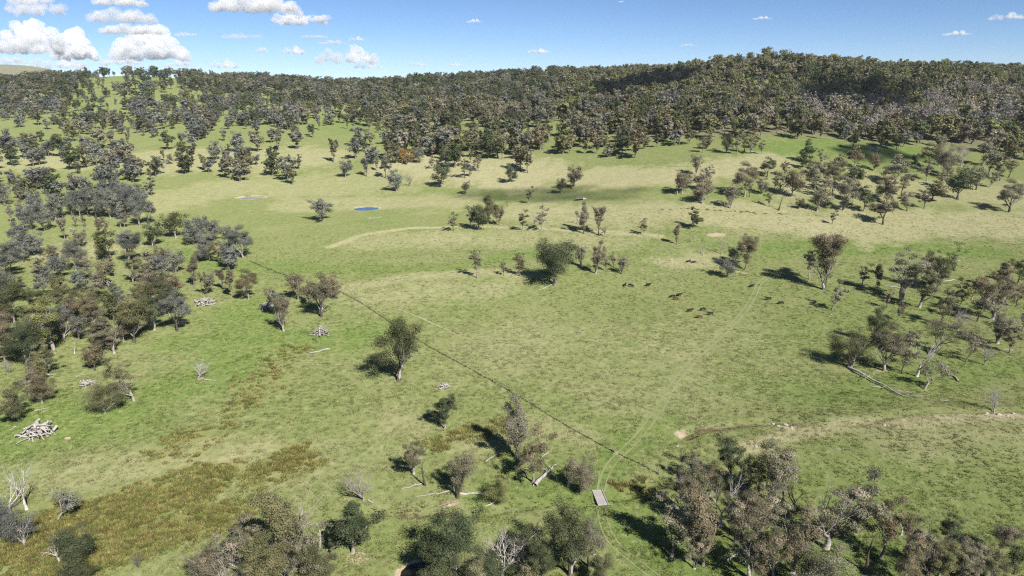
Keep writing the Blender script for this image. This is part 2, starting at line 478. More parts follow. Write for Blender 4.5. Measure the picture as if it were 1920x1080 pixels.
M_GROUND = ground_material()

def leaf_material(name, mode, tuft=False):
    m, nt, out = mat_new(name)
    if mode == 'object':
        col = nd(nt, 'ShaderNodeObjectInfo').outputs['Color']
    else:
        a = nd(nt, 'ShaderNodeAttribute'); a.attribute_type = 'INSTANCER'; a.attribute_name = 'tint'; col = a.outputs['Color']
    geo = nd(nt, 'ShaderNodeNewGeometry')
    rnd = geo.outputs['Random Per Island']
    tc = nd(nt, 'ShaderNodeTexCoord').outputs['Object']
    cl = noise(nt, 6.0, 2, 0.5, tc)
    v = mathn(nt, 'MULTIPLY', mathn(nt, 'ADD', mathn(nt, 'MULTIPLY', rnd, 0.34), 0.83), mathn(nt, 'ADD', mathn(nt, 'MULTIPLY', cl, 0.9), 0.55))
    hue = None
    if not tuft:
        tn = nd(nt, 'ShaderNodeAttribute'); tn.attribute_name = 'tone'
        v = mathn(nt, 'MULTIPLY', v, tn.outputs['Fac'])
        hue = mathn(nt, 'ADD', mathn(nt, 'MULTIPLY', mathn(nt, 'SUBTRACT', 1.0, tn.outputs['Fac']), 0.07), 0.505)
    hs = nd(nt, 'ShaderNodeHueSaturation')
    nt.links.new(col, hs.inputs['Color']); nt.links.new(v, hs.inputs['Value'])
    if hue: nt.links.new(hue, hs.inputs['Hue'])
    df = nd(nt, 'ShaderNodeBsdfDiffuse'); tr = nd(nt, 'ShaderNodeBsdfTranslucent')
    nt.links.new(hs.outputs[0], df.inputs['Color']); nt.links.new(hs.outputs[0], tr.inputs['Color'])
    mx = nd(nt, 'ShaderNodeMixShader'); mx.inputs[0].default_value = 0.32
    nt.links.new(df.outputs[0], mx.inputs[1]); nt.links.new(tr.outputs[0], mx.inputs[2])
    nt.links.new(mx.outputs[0], out.inputs['Surface'])
    return m
M_LEAF = leaf_material('eucalypt_leaves', 'object')
M_LEAF_I = leaf_material('eucalypt_leaves_far', 'inst')
M_GRASS = leaf_material('grass_blades', 'inst', True)

def bark_material(name, use_obj=True, color=(0.2, 0.17, 0.14), s=1.0):
    m, nt, out = mat_new(name)
    tc = nd(nt, 'ShaderNodeTexCoord').outputs['Object']
    n = noise(nt, 14 * s, 4, 0.6, tc)
    if use_obj: col = nd(nt, 'ShaderNodeObjectInfo').outputs['Color']
    else:
        rgb = nd(nt, 'ShaderNodeRGB'); rgb.outputs[0].default_value = (*color, 1); col = rgb.outputs[0]
    c = mixc(nt, ramp(nt, n, 0.35, 0.7), mixc(nt, 0.5, col, (0.04, 0.035, 0.03)), col)
    bs = nd(nt, 'ShaderNodeBsdfDiffuse'); nt.links.new(c, bs.inputs['Color'])
    nt.links.new(bs.outputs[0], out.inputs['Surface'])
    return m
M_BARK = bark_material('bark')
M_BARK_FAR = bark_material('bark_far', False, (0.21, 0.185, 0.16))
M_DEAD = bark_material('weathered_wood', True)
M_DEADWOOD = bark_material('silvered_timber', False, (0.48, 0.45, 0.41), 0.15)

def plain(name, color, rough=0.6, metallic=0.0, var=0.25, scale=6.0):
    m, nt, out = mat_new(name)
    tc = nd(nt, 'ShaderNodeTexCoord').outputs['Object']
    n = noise(nt, scale, 4, 0.6, tc)
    dark = tuple(v * (1 - var) for v in color)
    c = mixc(nt, n, dark, color)
    bs = nd(nt, 'ShaderNodeBsdfPrincipled'); bs.inputs['Roughness'].default_value = rough; bs.inputs['Metallic'].default_value = metallic
    nt.links.new(c, bs.inputs['Base Color']); nt.links.new(bs.outputs[0], out.inputs['Surface'])
    return m

# ------------------------------------------------------------------ ground sheet
def build_ground():
    ny, nx = GX.shape
    V = np.stack([GX, GY, Z], -1).reshape(-1, 3)
    idx = np.arange(ny * nx).reshape(ny, nx)
    q = np.stack([idx[:-1, :-1], idx[:-1, 1:], idx[1:, 1:], idx[1:, :-1]], -1).reshape(-1, 4)
    m = quads_mesh('ground', V, q, np.zeros((0, 3), int), M_GROUND, smooth=True)
    for nm, A in (('dry', A_dry), ('lush', A_lush), ('tussock', A_tus), ('bare', A_bare), ('litter', A_lit), ('mud', A_mud)):
        add_float_attr(m, nm, A.ravel())
    o = link(bpy.data.objects.new('ground', m))
    tag(o, 'rolling green and straw-coloured pasture reaching up to the wooded hills', kind='structure')
build_ground()

# water of the dams and the creek pool
def water_material(name, col, rough=0.04):
    m, nt, out = mat_new(name)
    tc = nd(nt, 'ShaderNodeTexCoord').outputs['Object']
    bs = nd(nt, 'ShaderNodeBsdfPrincipled')
    bs.inputs['Base Color'].default_value = (*col, 1); bs.inputs['Roughness'].default_value = rough; bs.inputs['IOR'].default_value = 1.33
    bp = nd(nt, 'ShaderNodeBump'); bp.inputs['Strength'].default_value = 0.12; bp.inputs['Distance'].default_value = 0.05
    nt.links.new(noise(nt, 2.5, 2, 0.5, tc), bp.inputs['Height']); nt.links.new(bp.outputs[0], bs.inputs['Normal'])
    nt.links.new(bs.outputs[0], out.inputs['Surface'])
    return m
M_WCLEAR = water_material('clear_water', (0.07, 0.17, 0.36))
M_WMUD = water_material('muddy_water', (0.36, 0.34, 0.33), 0.08)
M_WDARK = water_material('creek_water', (0.015, 0.014, 0.01))
WN = [('dam_water', 'round farm dam with grey water and a pale earth rim', M_WMUD),
      ('dam_water', 'small blue farm dam below the lone dark double tree', M_WCLEAR),
      ('puddle', 'shallow puddle just below the blue farm dam', M_WMUD),
      ('creek_pool', 'dark creek pool under the trees at the bottom edge', M_WDARK)]
for (x, y, z, rx, ry, ang, q), (nm, lb, mt) in zip(PONDS, WN):
    V = []; n = 40
    for k in range(n):
        a = 2 * math.pi * k / n
        px_, py_ = math.cos(a) * rx * 1.18, math.sin(a) * ry * 1.18
        V.append((px_ * math.cos(ang) - py_ * math.sin(ang), px_ * math.sin(ang) + py_ * math.cos(ang), 0))
    m = mesh_from(nm, V, [tuple(range(n))], mt)
    o = link(bpy.data.objects.new(nm, m)); o.location = (x, y, z)
    tag(o, lb, kind='structure')

# ------------------------------------------------------------------ wheel tracks and cattle pads: ribbons laid on the sheet
def smooth_path(pts, step=1.2):
    P = polyline(pts)
    # Catmull-Rom
    out = []
    Q = np.vstack([2 * P[0] - P[1], P, 2 * P[-1] - P[-2]])
    for i in range(1, len(Q) - 2):
        p0, p1, p2, p3 = Q[i - 1], Q[i], Q[i + 1], Q[i + 2]
        n = max(2, int(np.linalg.norm(p2 - p1) / step))
        for k in range(n):
            t = k / n
            out.append(0.5 * ((2 * p1) + (-p0 + p2) * t + (2 * p0 - 5 * p1 + 4 * p2 - p3) * t * t + (-p0 + 3 * p1 - 3 * p2 + p3) * t ** 3))
    out.append(P[-1])
    return np.array(out)
def ribbon(path, off, width, seed, lift=0.05):
    T = np.gradient(path, axis=0); T /= np.linalg.norm(T, axis=1)[:, None] + 1e-9
    N = np.stack([-T[:, 1], T[:, 0]], 1)
    s = np.arange(len(path))
    w = width * np.clip(0.6 + 0.9 * vnoise(s * 0.35, s * 0 + seed, seed) + 0.6 * (vnoise(s * 0.07, s * 0 + seed + 5.5, seed) - 0.5), 0.12, 1.5)
    wand = (vnoise(s * 0.06, s * 0 + 3.3 + seed, seed + 1) - 0.5) * 0.5
    c = path + N * (off + wand)[:, None]
    V = []
    for e in (-0.5, 0, 0.5):
        p = c + N * (w * e)[:, None]
        V.append(np.column_stack([p, H(p[:, 0], p[:, 1]) + lift]))
    n = len(path)
    V = np.concatenate(V)
    i = np.arange(n - 1)
    q = np.concatenate([np.stack([i, i + 1, n + i + 1, n + i], 1), np.stack([n + i, n + i + 1, 2 * n + i + 1, 2 * n + i], 1)])
    return V, q
M_TRACK = plain('worn_grass', (0.30, 0.295, 0.15), 0.95, 0, 0.45, 0.5)
M_PAD = plain('cattle_pad', (0.40, 0.37, 0.23), 0.95, 0, 0.35, 0.8)
def lay_track(name, label, pts, offs, width, mat, seed):
    path = smooth_path(pts)
    Vs, Qs, base = [], [], 0
    for k, of in enumerate(offs):
        V, q = ribbon(path, of, width, seed + k)
        Vs.append(V); Qs.append(q + base); base += len(V)
    m = quads_mesh(name, np.concatenate(Vs), np.concatenate(Qs), np.zeros((0, 3), int), mat, True)
    o = link(bpy.data.objects.new(name, m)); tag(o, label, kind='structure')
lay_track('wheel_track', 'twin wheel ruts curving across the pasture past the cattle',
          [(1128, 922), (1133, 897), (1145, 872), (1165, 850), (1200, 815), (1235, 768), (1270, 710), (1308, 668), (1350, 630), (1390, 590), (1413, 556), (1424, 532), (1443, 516), (1436, 508)],
          (-0.85, 0.85), 0.44, M_TRACK, 1)
lay_track('wheel_track', 'faint wheel ruts leaving the timber bridge towards the camera',
          [(1127, 948), (1134, 985), (1152, 1020), (1190, 1052), (1245, 1095)], (-0.85, 0.85), 0.36, M_TRACK, 4)
lay_track('cattle_pad', 'narrow pale cattle pad beside the fence',
          [(748, 580), (800, 601), (835, 617), (866, 632)], (0,), 0.75, M_PAD, 6)
lay_track('cattle_pad', 'faint pale pad running on from the cattle pad towards the creek',
          [(872, 634), (930, 665), (1000, 700), (1045, 725)], (0,), 0.22, M_TRACK, 9)

lay_track('cattle_pad', 'faint pad crossing the middle paddock towards the herd',
          [(905, 640), (1010, 615), (1120, 590), (1230, 560), (1285, 540)], (0,), 0.16, M_TRACK, 12)
lay_track('cattle_pad', 'faint pad along the foot of the pale crest',
          [(640, 500), (760, 480), (900, 470), (1050, 478), (1180, 490)], (0,), 0.2, M_TRACK, 15)
# ------------------------------------------------------------------ trees
def tube(V, Q, pts, rads, sides):
    """append a tapering tube"""
    base = len(V)
    pts = [np.asarray(p, float) for p in pts]
    up = np.array([0.31, 0.17, 0.93])
    for i, p in enumerate(pts):
        t = (pts[min(i + 1, len(pts) - 1)] - pts[max(i - 1, 0)])
        t = t / (np.linalg.norm(t) + 1e-9)
        a = np.cross(t, up); na = np.linalg.norm(a)
        if na < 1e-3: a = np.cross(t, [1, 0, 0]); na = np.linalg.norm(a)
        a /= na; b = np.cross(t, a)
        for k in range(sides):
            an = 2 * math.pi * k / sides
            V.append(p + rads[i] * (math.cos(an) * a + math.sin(an) * b))
    for i in range(len(pts) - 1):
        for k in range(sides):
            k2 = (k + 1) % sides
            Q.append((base + i * sides + k, base + i * sides + k2, base + (i + 1) * sides + k2, base + (i + 1) * sides + k))
    V.append(pts[-1] + 1e-4); e = len(V) - 1
    # close the tip with thin quads
    for k in range(0, sides - 1, 2):
        a0 = base + (len(pts) - 1) * sides
        Q.append((a0 + k, a0 + k + 1, a0 + (k + 2) % sides, e))

def rot_towards(d, ang, az):
    d = d / np.linalg.norm(d)
    a = np.cross(d, [0, 0, 1.0])
    if np.linalg.norm(a) < 1e-3: a = np.array([1.0, 0, 0])
    a /= np.linalg.norm(a); b = np.cross(d, a)
    return math.cos(ang) * d + math.sin(ang) * (math.cos(az) * a + math.sin(az) * b)

SPECS = {
    # levels: number of children, angle range, length factor
    'gum':    dict(fork=(0.16, 0.28), r0=0.023, n=[5, 3, 2], ang=[(0.35, 0.95), (0.45, 0.95), (0.4, 1.0)], ln=[0.40, 0.24, 0.14], rc=(0.038, 0.078), up=0.35, leaves=6500, flat=0.7),
    'open':   dict(fork=(0.20, 0.34), r0=0.021, n=[4, 4, 2], ang=[(0.3, 0.8), (0.5, 1.0), (0.4, 1.0)], ln=[0.40, 0.22, 0.13], rc=(0.030, 0.058), up=0.5, leaves=3200, flat=0.65),
    'dense':  dict(fork=(0.12, 0.20), r0=0.028, n=[6, 4, 2], ang=[(0.3, 1.25), (0.4, 0.9), (0.3, 0.9)], ln=[0.48, 0.25, 0.13], rc=(0.046, 0.086), up=0.25, leaves=7500, flat=0.8),
    'narrow': dict(fork=(0.18, 0.28), r0=0.022, n=[5, 4, 2], ang=[(0.12, 0.5), (0.35, 0.8), (0.3, 0.8)], ln=[0.55, 0.20, 0.11], rc=(0.036, 0.066), up=0.6, leaves=5200, flat=0.95),
    'fan':    dict(fork=(0.10, 0.16), r0=0.028, n=[8, 4, 3], ang=[(0.1, 0.65), (0.15, 0.5), (0.2, 0.6)], ln=[0.55, 0.30, 0.17], rc=(0.035, 0.06), up=0.3, leaves=4600, flat=1.0),
    'bush':   dict(fork=(0.03, 0.06), r0=0.030, n=[7, 4, 2], ang=[(0.2, 1.2), (0.3, 0.9), (0.3, 0.9)], ln=[0.62, 0.34, 0.18], rc=(0.06, 0.12), up=0.25, leaves=6500, flat=0.8),
    'dead':   dict(fork=(0.22, 0.34), r0=0.026, n=[4, 4, 3, 3], ang=[(0.3, 0.9), (0.4, 0.9), (0.4, 0.9), (0.4, 0.9)], ln=[0.42, 0.24, 0.15, 0.09], rc=None, up=0.3, leaves=0, flat=1),
    'deadfan': dict(fork=(0.10, 0.16), r0=0.028, n=[7, 5, 4, 3], ang=[(0.15, 0.8), (0.25, 0.7), (0.3, 0.8), (0.4, 0.9)], ln=[0.5, 0.27, 0.16, 0.1], rc=None, up=0.25, leaves=0, flat=1),
    'snag':   dict(fork=(0.60, 0.75), r0=0.040, n=[3, 2], ang=[(0.4, 1.0), (0.4, 1.0)], ln=[0.25, 0.12], rc=None, up=0.3, leaves=0, flat=1),
    'lean':   dict(fork=(0.35, 0.45), r0=0.026, n=[4, 4, 3], ang=[(0.3, 0.9), (0.4, 0.9), (0.4, 0.9)], ln=[0.40, 0.24, 0.14], rc=(0.045, 0.075), up=0.3, leaves=3600, flat=0.7),
}
ASPECT = {'gum': 0.68, 'open': 0.62, 'dense': 0.70, 'narrow': 0.42, 'fan': 0.66, 'bush': 1.05, 'dead': 0.6, 'deadfan': 0.75, 'snag': 0.25}
def make_tree(kind, seed):
    sp = SPECS[kind]; rn = random.Random(seed * 131 + 7)
    V, Q, tips = [], [], []
    def branch(p, d, ln, r, lv):
        seg = 4 if lv <= 1 else 3
        pts = [p]; rads = [r]
        d = d / np.linalg.norm(d)
        nchild = sp['n'][lv] if lv < len(sp['n']) else 0
        for i in range(seg):
            d = d + np.array([rn.gauss(0, .13), rn.gauss(0, .13), rn.gauss(0.06, .10) + sp['up'] * 0.18])
            d /= np.linalg.norm(d)
            pts.append(pts[-1] + d * ln / seg); rads.append(r * (1 - 0.62 * (i + 1) / seg))
        tube(V, Q, pts, rads, 6 if lv == 0 else (5 if lv == 1 else (4 if lv == 2 else 3)))
        if nchild == 0:
            tips.append((pts[-1], ln)); return
        if lv >= 2: tips.append((pts[-1], ln))
        if lv == 1 and rn.random() < 0.55: tips.append((pts[2] + np.array([rn.gauss(0, .03), rn.gauss(0, .03), -0.02]), ln))
        if lv == 0 and len(sp['n']) < 4 and kind != 'lean': tips.append((pts[-1], ln))
        az0 = rn.random() * 6.28
        for c in range(nchild):
            t = 0.35 + 0.65 * (c + rn.random() * 0.6) / nchild if lv > 0 else 0.55 + 0.45 * (c + 0.5) / nchild
            k = min(seg, max(1, int(round(t * seg))))
            an = rn.uniform(*sp['ang'][lv]); az = az0 + c * 2.4 + rn.uniform(-0.5, 0.5)
            nd_ = rot_towards(d, an, az)
            nl = sp['ln'][lv] * rn.uniform(0.5, 1.35)
            branch(pts[k], nd_, nl, rads[k] * (rn.uniform(0.6, 0.85) if not sp['rc'] else rn.uniform(0.55, 0.75)), lv + 1)
    fk = rn.uniform(*sp['fork'])
    d0 = np.array([rn.gauss(0, .06), rn.gauss(0, .06), 1.0])
    if kind == 'lean': d0 = np.array([0.75, 0.05, 0.8])
    # trunk, with a flared butt reaching below ground
    p0 = np.array([0, 0, -0.02]); 
    V0 = len(V)
    tube(V, Q, [p0, np.array([0, 0, 0.02]) + d0 * 0.01], [sp['r0'] * 1.3, sp['r0'] * 1.05], 7)
    branch(np.array([0, 0, 0.015]) + d0 * 0.005, d0, fk, sp['r0'] * 1.12, 0)
    V = np.array(V); Q = np.array(Q)
    tp0 = np.array([t[0] for t in tips])
    if kind != 'lean':
        top0 = max(V[:, 2].max(), tp0[:, 2].max())
        rad = np.quantile(np.hypot(tp0[:, 0], tp0[:, 1]), 0.85) / top0
        k = ASPECT[kind] * 0.5 / (rad + (sp['rc'][1] if sp['rc'] else 0))
        zf = np.clip(V[:, 2] / (0.3 * top0), 0, 1)
        V[:, :2] *= (1 + (k - 1) * zf)[:, None]
        tips = [(t[0] * np.array([k, k, 1]), t[1]) for t in tips]
    tp = np.array([t[0] for t in tips])
    top = max(V[:, 2].max(), (tp[:, 2].max() + (sp['rc'][0] * 0.8 if sp['rc'] else 0)))
    s = 1.0 / top
    rnp = np.random.default_rng(seed + 500)
    clumps = None
    if sp['rc']:
        keep = rnp.random(len(tp)) < 0.9
        tp = tp[keep]
        rc = rnp.uniform(*sp['rc'], len(tp))
        # some clumps missing on one side gives an uneven outline
        clumps = (tp * s, rc * s * 1.15)
    return V * s, Q, clumps, sp

def crown_mesh(name, clumps, n, size, mat, flat, seed):
    rnp = np.random.default_rng(seed)
    C, rc = clumps
    w = rc ** 2; w /= w.sum()
    k = rnp.choice(len(C), n, p=w)
    u = rnp.normal(size=(n, 3)); u /= np.linalg.norm(u, axis=1)[:, None]
    rad = rc[k] * (0.25 + 0.85 * rnp.random(n) ** 0.7)
    pos = C[k] + u * rad[:, None] * np.array([1.15, 1.15, flat])
    cc = C.mean(0); oc = (pos - cc) * np.array([1, 1, 0.8]); oc /= np.linalg.norm(oc, axis=1)[:, None] + 1e-6
    nor = u * 0.62 + oc * 0.30 + np.array([0, 0, 0.30]) + rnp.normal(size=(n, 3)) * 0.32
    nor /= np.linalg.norm(nor, axis=1)[:, None]
    a = np.cross(nor, rnp.normal(size=(n, 3))); a /= np.linalg.norm(a, axis=1)[:, None] + 1e-9
    b = np.cross(nor, a)
    sz = size * (0.6 + 0.8 * rnp.random(n))
    a *= sz[:, None]; b *= (sz * (0.45 + 0.3 * rnp.random(n)))[:, None]
    V = np.stack([pos - a, pos - b + a * 0.15, pos + a, pos + b - a * 0.1], 1).reshape(-1, 3)
    q = np.arange(4 * n).reshape(n, 4)
    me = quads_mesh(name, V, q, np.zeros((0, 3), int), mat)
    tone = np.clip(rnp.normal(1.0, 0.22, len(C)), 0.55, 1.5)
    add_float_attr(me, 'tone', np.repeat(tone[k], 4))
    return me

PROTO = {}
NVAR = {'gum': 5, 'open': 4, 'dense': 4, 'narrow': 4, 'fan': 3, 'bush': 3, 'dead': 3, 'deadfan': 2, 'snag': 2, 'lean': 2}
for kd, nv in NVAR.items():
    for v in range(nv):
        V, Q, cl, sp = make_tree(kd, v + 1 + 17 * len(kd))
        trunk = quads_mesh(kd + '_trunk', V, Q, np.zeros((0, 3), int), M_BARK if cl else M_DEAD, True)
        ent = {'trunk': trunk}
        if cl:
            ent['hi'] = crown_mesh(kd + '_crown', cl, int(sp['leaves'] * 2.4), 0.0090, M_LEAF, sp['flat'], v)
            ent['mid'] = crown_mesh(kd + '_crown_mid', cl, int(sp['leaves'] * 0.5), 0.0195, M_LEAF, sp['flat'], v)
            ent['clumps'] = cl; ent['sp'] = sp; ent['VQ'] = (V, Q)
        PROTO[kd, v] = ent

# foliage colours (linear base colours)
TINT = {
    'k': (0.100, 0.114, 0.058), 'o': (0.182, 0.176, 0.092), 'y': (0.205, 0.210, 0.088),
    'r': (0.198, 0.170, 0.110), 't': (0.232, 0.214, 0.150), 'u': (0.184, 0.188, 0.160),
    'g': (0.280, 0.252, 0.220), 'a': (0.32, 0.20, 0.05),
    'w': (0.1, 0.1, 0.1),
}
CWORD = {'k': 'dark', 'o': 'olive', 'y': 'yellowish', 'r': 'rusty', 't': 'tan', 'u': 'bluish', 'g': 'greyish', 'a': 'orange', 'w': 'bleached'}
KWORD = {'gum': ('spreading gum', 'spreading gums'), 'open': ('open gum', 'open gums'), 'dense': ('dense tree', 'dense trees'),
         'narrow': ('narrow tree', 'narrow trees'), 'fan': ('fan tree', 'fan trees'), 'bush': ('bushy tree', 'bushy trees'),
         'dead': ('dead tree', 'dead trees'), 'deadfan': ('leafless tree', 'leafless trees'), 'snag': ('snag', 'snags'), 'lean': ('leaning tree', 'leaning trees')}
KN = {'g': 'gum', 'o': 'open', 'd': 'dense', 'n': 'narrow', 'f': 'fan', 'b': 'bush', 'x': 'dead', 'q': 'deadfan', 's': 'snag', 'l': 'lean'}

# (x, y of the foot, height in the photograph, kind, colour [, width factor] [, own label])
TREES = '''
10,385,52,d,u;38,380,30,o,t;20,418,38,o,t;40,412,35,o,t;62,402,45,d,u;75,414,50,d,u;92,430,42,g,u;105,412,50,d,u;118,409,45,g,u;135,404,45,d,u;150,408,50,d,u;165,404,48,g,u;180,410,52,d,u;195,404,50,g,u;207,409,55,d,u;222,410,52,g,u;236,406,55,d,u;250,404,52,d,u;262,423,60,d,u;279,421,52,g,u;170,388,42,d,u;195,384,45,g,u;217,382,45,d,u;240,386,45,d,u;258,391,45,d,u
45,433,45,g,u;60,431,40,d,u;85,434,36,g,u;50,456,45,d,u;33,463,36,g,u;122,450,40,n,t;142,426,26,o,t;160,426,25,o,r;187,443,33,o,r;200,442,32,o,t;226,427,40,g,u;234,428,30,o,t;223,446,18,s,w;155,463,38,f,t;138,468,24,d,o;18,519,62,g,u,1.15;45,491,40,d,u;62,479,38,g,u;76,476,42,d,u;96,482,22,d,r;100,510,46,o,r;72,512,35,o,t;143,508,56,d,u;208,484,52,d,k;240,492,60,g,u;172,528,56,o,t;205,540,50,g,r;216,519,40,o,t;250,531,58,g,o;264,541,46,o,t;92,531,34,d,u;70,531,42,o,t;30,487,40,g,u;8,500,36,d,u
286,463,46,d,k;330,446,46,d,k,1.1;363,459,46,d,u;394,489,58,d,u;384,488,26,d,r;411,493,42,o,r;424,501,47,d,u,1.1;437,504,44,g,u;456,484,58,g,u;431,466,42,d,u;402,452,40,d,u;375,440,36,d,u;364,537,60,n,r;388,552,46,f,t;420,543,40,n,r;434,557,52,n,r;466,562,55,g,r;316,502,36,g,t;300,507,44,g,r;283,522,50,g,t;310,525,46,d,u;330,512,42,d,u
101,662,118,g,y;140,663,27,s,w;191,660,76,g,t;214,662,72,g,t;252,642,88,g,o;290,620,62,g,k;333,621,78,g,u;259,624,60,o,t;181,617,58,g,r;166,604,66,g,r;121,638,62,g,u;30,611,92,g,k;10,679,76,g,r;50,688,82,d,k;88,701,56,g,o;75,717,48,b,o;178,695,46,d,r;251,751,84,o,o;197,775,58,b,o;36,789,76,g,o;79,756,62,d,r;55,742,56,g,t;15,702,34,q,g;64,602,58,g,k;128,591,58,g,o;150,600,54,g,r;235,591,60,g,u;262,586,56,g,o;300,577,68,g,r;318,592,66,g,k;280,561,54,g,t;305,556,50,o,t;331,562,48,g,r;20,571,54,d,u;50,561,46,o,t;85,556,42,g,u;115,561,46,g,o;8,546,42,d,u;4,642,70,g,r;148,640,46,d,u;88,640,60,g,u;175,648,44,d,k;232,640,46,d,r
605,415,40,d,u,1.3,blue-grey double-crowned tree standing alone left of the blue dam;698,428,20,x,g;522,592,50,g,t;532,621,62,n,r;559,563,50,d,r;578,573,42,n,r;603,594,80,g,r;626,559,46,d,r;748,713,122,d,k,0.85,tallest dark green gum alone beside the fence in the middle paddock
850,433,34,o,r;881,426,36,o,t;897,431,46,d,k;914,420,54,g,o;936,422,42,f,t;895,521,48,o,t;975,518,40,o,r,1.2;1040,534,84,d,k,1.45,largest dark green tree in the row on the second rise;1089,501,42,f,t;1117,513,64,n,r;1137,509,34,o,t;1165,514,34,f,t;980,432,38,o,r;1002,419,20,s,k;1015,432,45,o,t;1094,438,56,n,t;1085,421,30,x,w;1122,441,52,n,t;1133,443,18,o,t;1208,442,32,o,r;1268,458,36,n,t;1296,455,22,x,g;1296,430,40,g,k;1318,478,30,x,g;1353,477,34,x,g;1363,519,34,d,u,1.15;1375,499,34,g,r;1397,506,68,g,r;1073,354,44,d,r;1053,363,28,d,r;990,381,32,o,t
648,333,34,d,u;687,331,34,n,u;722,334,46,n,t;744,359,40,d,u;769,348,27,q,t;826,350,44,d,k,1.1;873,364,27,f,t;956,341,34,d,k,1.15;810,316,24,o,t;835,310,35,n,t;872,334,34,o,o;881,331,27,g,u;897,321,30,g,t;757,305,30,b,a,1.1,orange-tipped dense tree on the slope behind the dams;787,306,28,d,u;968,311,25,o,t
1306,327,36,f,t;1270,365,36,o,r;1279,363,36,d,r;1317,382,42,d,r,1.2;1330,346,34,o,t;1314,356,34,g,t;1370,391,42,f,t;1396,369,62,g,r;1405,369,28,o,t;1438,332,34,g,k;1428,364,28,d,t;1442,388,28,o,o;1460,394,32,s,k;1451,359,30,o,t;1462,358,16,o,t;1472,332,28,o,r;1484,369,46,d,r;1497,392,20,d,o;1532,397,44,f,t;1362,287,32,d,k;1383,289,32,o,t;1396,286,32,o,o;1407,288,27,o,t;1428,288,24,o,t;1318,286,26,o,t;1520,306,42,g,k;1502,317,30,g,k;1538,309,27,o,t;1527,357,50,g,t;1548,341,36,g,t;1562,366,56,o,o;1581,395,62,g,t;1620,396,44,g,k;1655,421,48,g,r;1662,384,58,g,r;1676,347,52,g,t;1640,319,30,d,r;1604,316,38,g,r;1732,391,34,o,t;1746,377,42,g,o;1763,354,36,o,t;1738,339,36,o,t;1777,331,56,d,t;1795,374,52,d,k;1830,356,42,g,t;1850,332,46,o,t;1892,398,56,g,t;1875,339,44,o,r;1891,333,32,o,r;1714,323,32,n,k;1741,314,42,g,o;1760,311,42,q,g;1802,312,44,q,g;1840,311,46,g,t;1595,360,44,g,k;1600,380,40,g,t;1690,368,40,o,r;1570,330,36,g,t;1855,352,34,o,t;1545,372,40,o,t
1545,543,104,n,r,1.2;1518,524,52,o,t;1616,537,46,o,r;1644,547,52,n,k;1691,565,98,o,t,1.15;1724,577,96,o,o;1755,546,92,f,k,1.0,dark fan-crowned gum on a single stout trunk above the right-hand grove;1560,582,52,o,t;1764,608,72,o,o;1801,573,50,g,y;1822,562,42,g,r;1796,618,48,q,g;1744,665,74,l,t;1861,598,82,f,r,1.3;1882,542,56,g,r;1908,532,44,g,k;1870,644,60,f,t,1.2;1811,679,50,l,t;1846,684,44,q,g;1595,690,72,b,k,1.15;1638,642,68,d,k,0.75;1658,695,88,g,r;1699,669,48,o,t;1719,706,94,x,w;1734,730,50,l,t;1864,775,52,q,g;1905,575,40,g,r;1915,620,46,o,t;1870,560,40,o,t;1690,700,46,o,t
1258,1048,122,o,t,1.1;1318,1060,142,n,r,1.1;1302,1066,82,o,t;1350,986,116,x,w;1286,973,108,g,o;1300,995,100,g,r;1378,1017,108,o,t;1388,1013,98,o,r;1366,905,96,g,k;1310,905,62,g,t;1406,1086,132,o,r;1446,964,116,o,o;1462,952,118,o,t;1489,962,90,x,k;1486,1074,126,g,r;1549,1028,158,o,t,1.15,tall see-through grey gum on a dark trunk at the right of the foreground grove;1530,1112,108,b,t;1330,930,70,g,r;1400,930,80,g,k;1425,1000,90,g,t;1275,925,56,q,g;1420,945,84,o,o;1345,955,66,g,k;1450,1085,90,g,t
1624,1073,82,s,k;1652,1046,118,g,r;1690,1092,112,o,r;1740,1094,92,q,t;1783,1034,62,g,k;1868,1042,60,g,r;1760,1082,72,g,o;1800,1087,70,g,t;1830,1093,76,o,t;1862,1092,60,g,o;1902,1077,46,g,k;1718,1062,82,q,g;1735,1012,42,x,w;1690,1003,44,x,w;1700,1110,70,g,r
850,1086,116,d,k;815,1112,90,g,k;942,1080,92,q,w,1.25,white leafless tree amid the dark clump at the bottom edge;985,1060,76,d,k;1069,1079,122,g,k;1104,1062,88,g,t;918,1112,70,d,k;1012,1095,84,g,k;1096,919,66,d,t;1066,912,46,s,w;945,941,54,b,y,0.9;858,934,86,f,t;776,888,74,o,r;797,910,46,s,k;834,804,58,g,k;969,858,118,n,t;1000,905,106,o,r;1130,1105,60,g,o;985,1115,52,g,o;880,1120,90,g,o
662,1036,106,n,k,1.4;682,938,76,q,g;550,1062,160,n,o,0.95;582,1085,112,o,t;456,1086,126,o,t;425,1100,92,q,g;385,1102,76,g,r;503,1112,112,g,o;592,1107,84,g,o;600,1028,46,s,w;535,1095,90,q,g;480,1108,80,d,o;259,1066,36,q,t;620,1040,50,g,k
1060,506,30,o,t;1150,501,28,o,r;945,517,26,o,t;1780,592,46,o,t;1682,602,40,o,r;1832,603,50,g,t;1892,662,50,o,r;1662,577,36,o,t;60,642,62,g,o;215,602,52,g,k;182,562,46,g,t;150,547,46,g,u;112,522,42,d,u;1560,420,24,o,t;1700,396,34,g,t;1800,345,36,o,t
46,1022,66,b,u,1.1;108,975,52,l,u;18,962,90,x,w;50,955,98,x,w;10,1000,60,b,u;146,1065,76,d,k;122,1092,48,b,k;112,1053,62,x,w,1.2;150,1100,40,b,k
'''
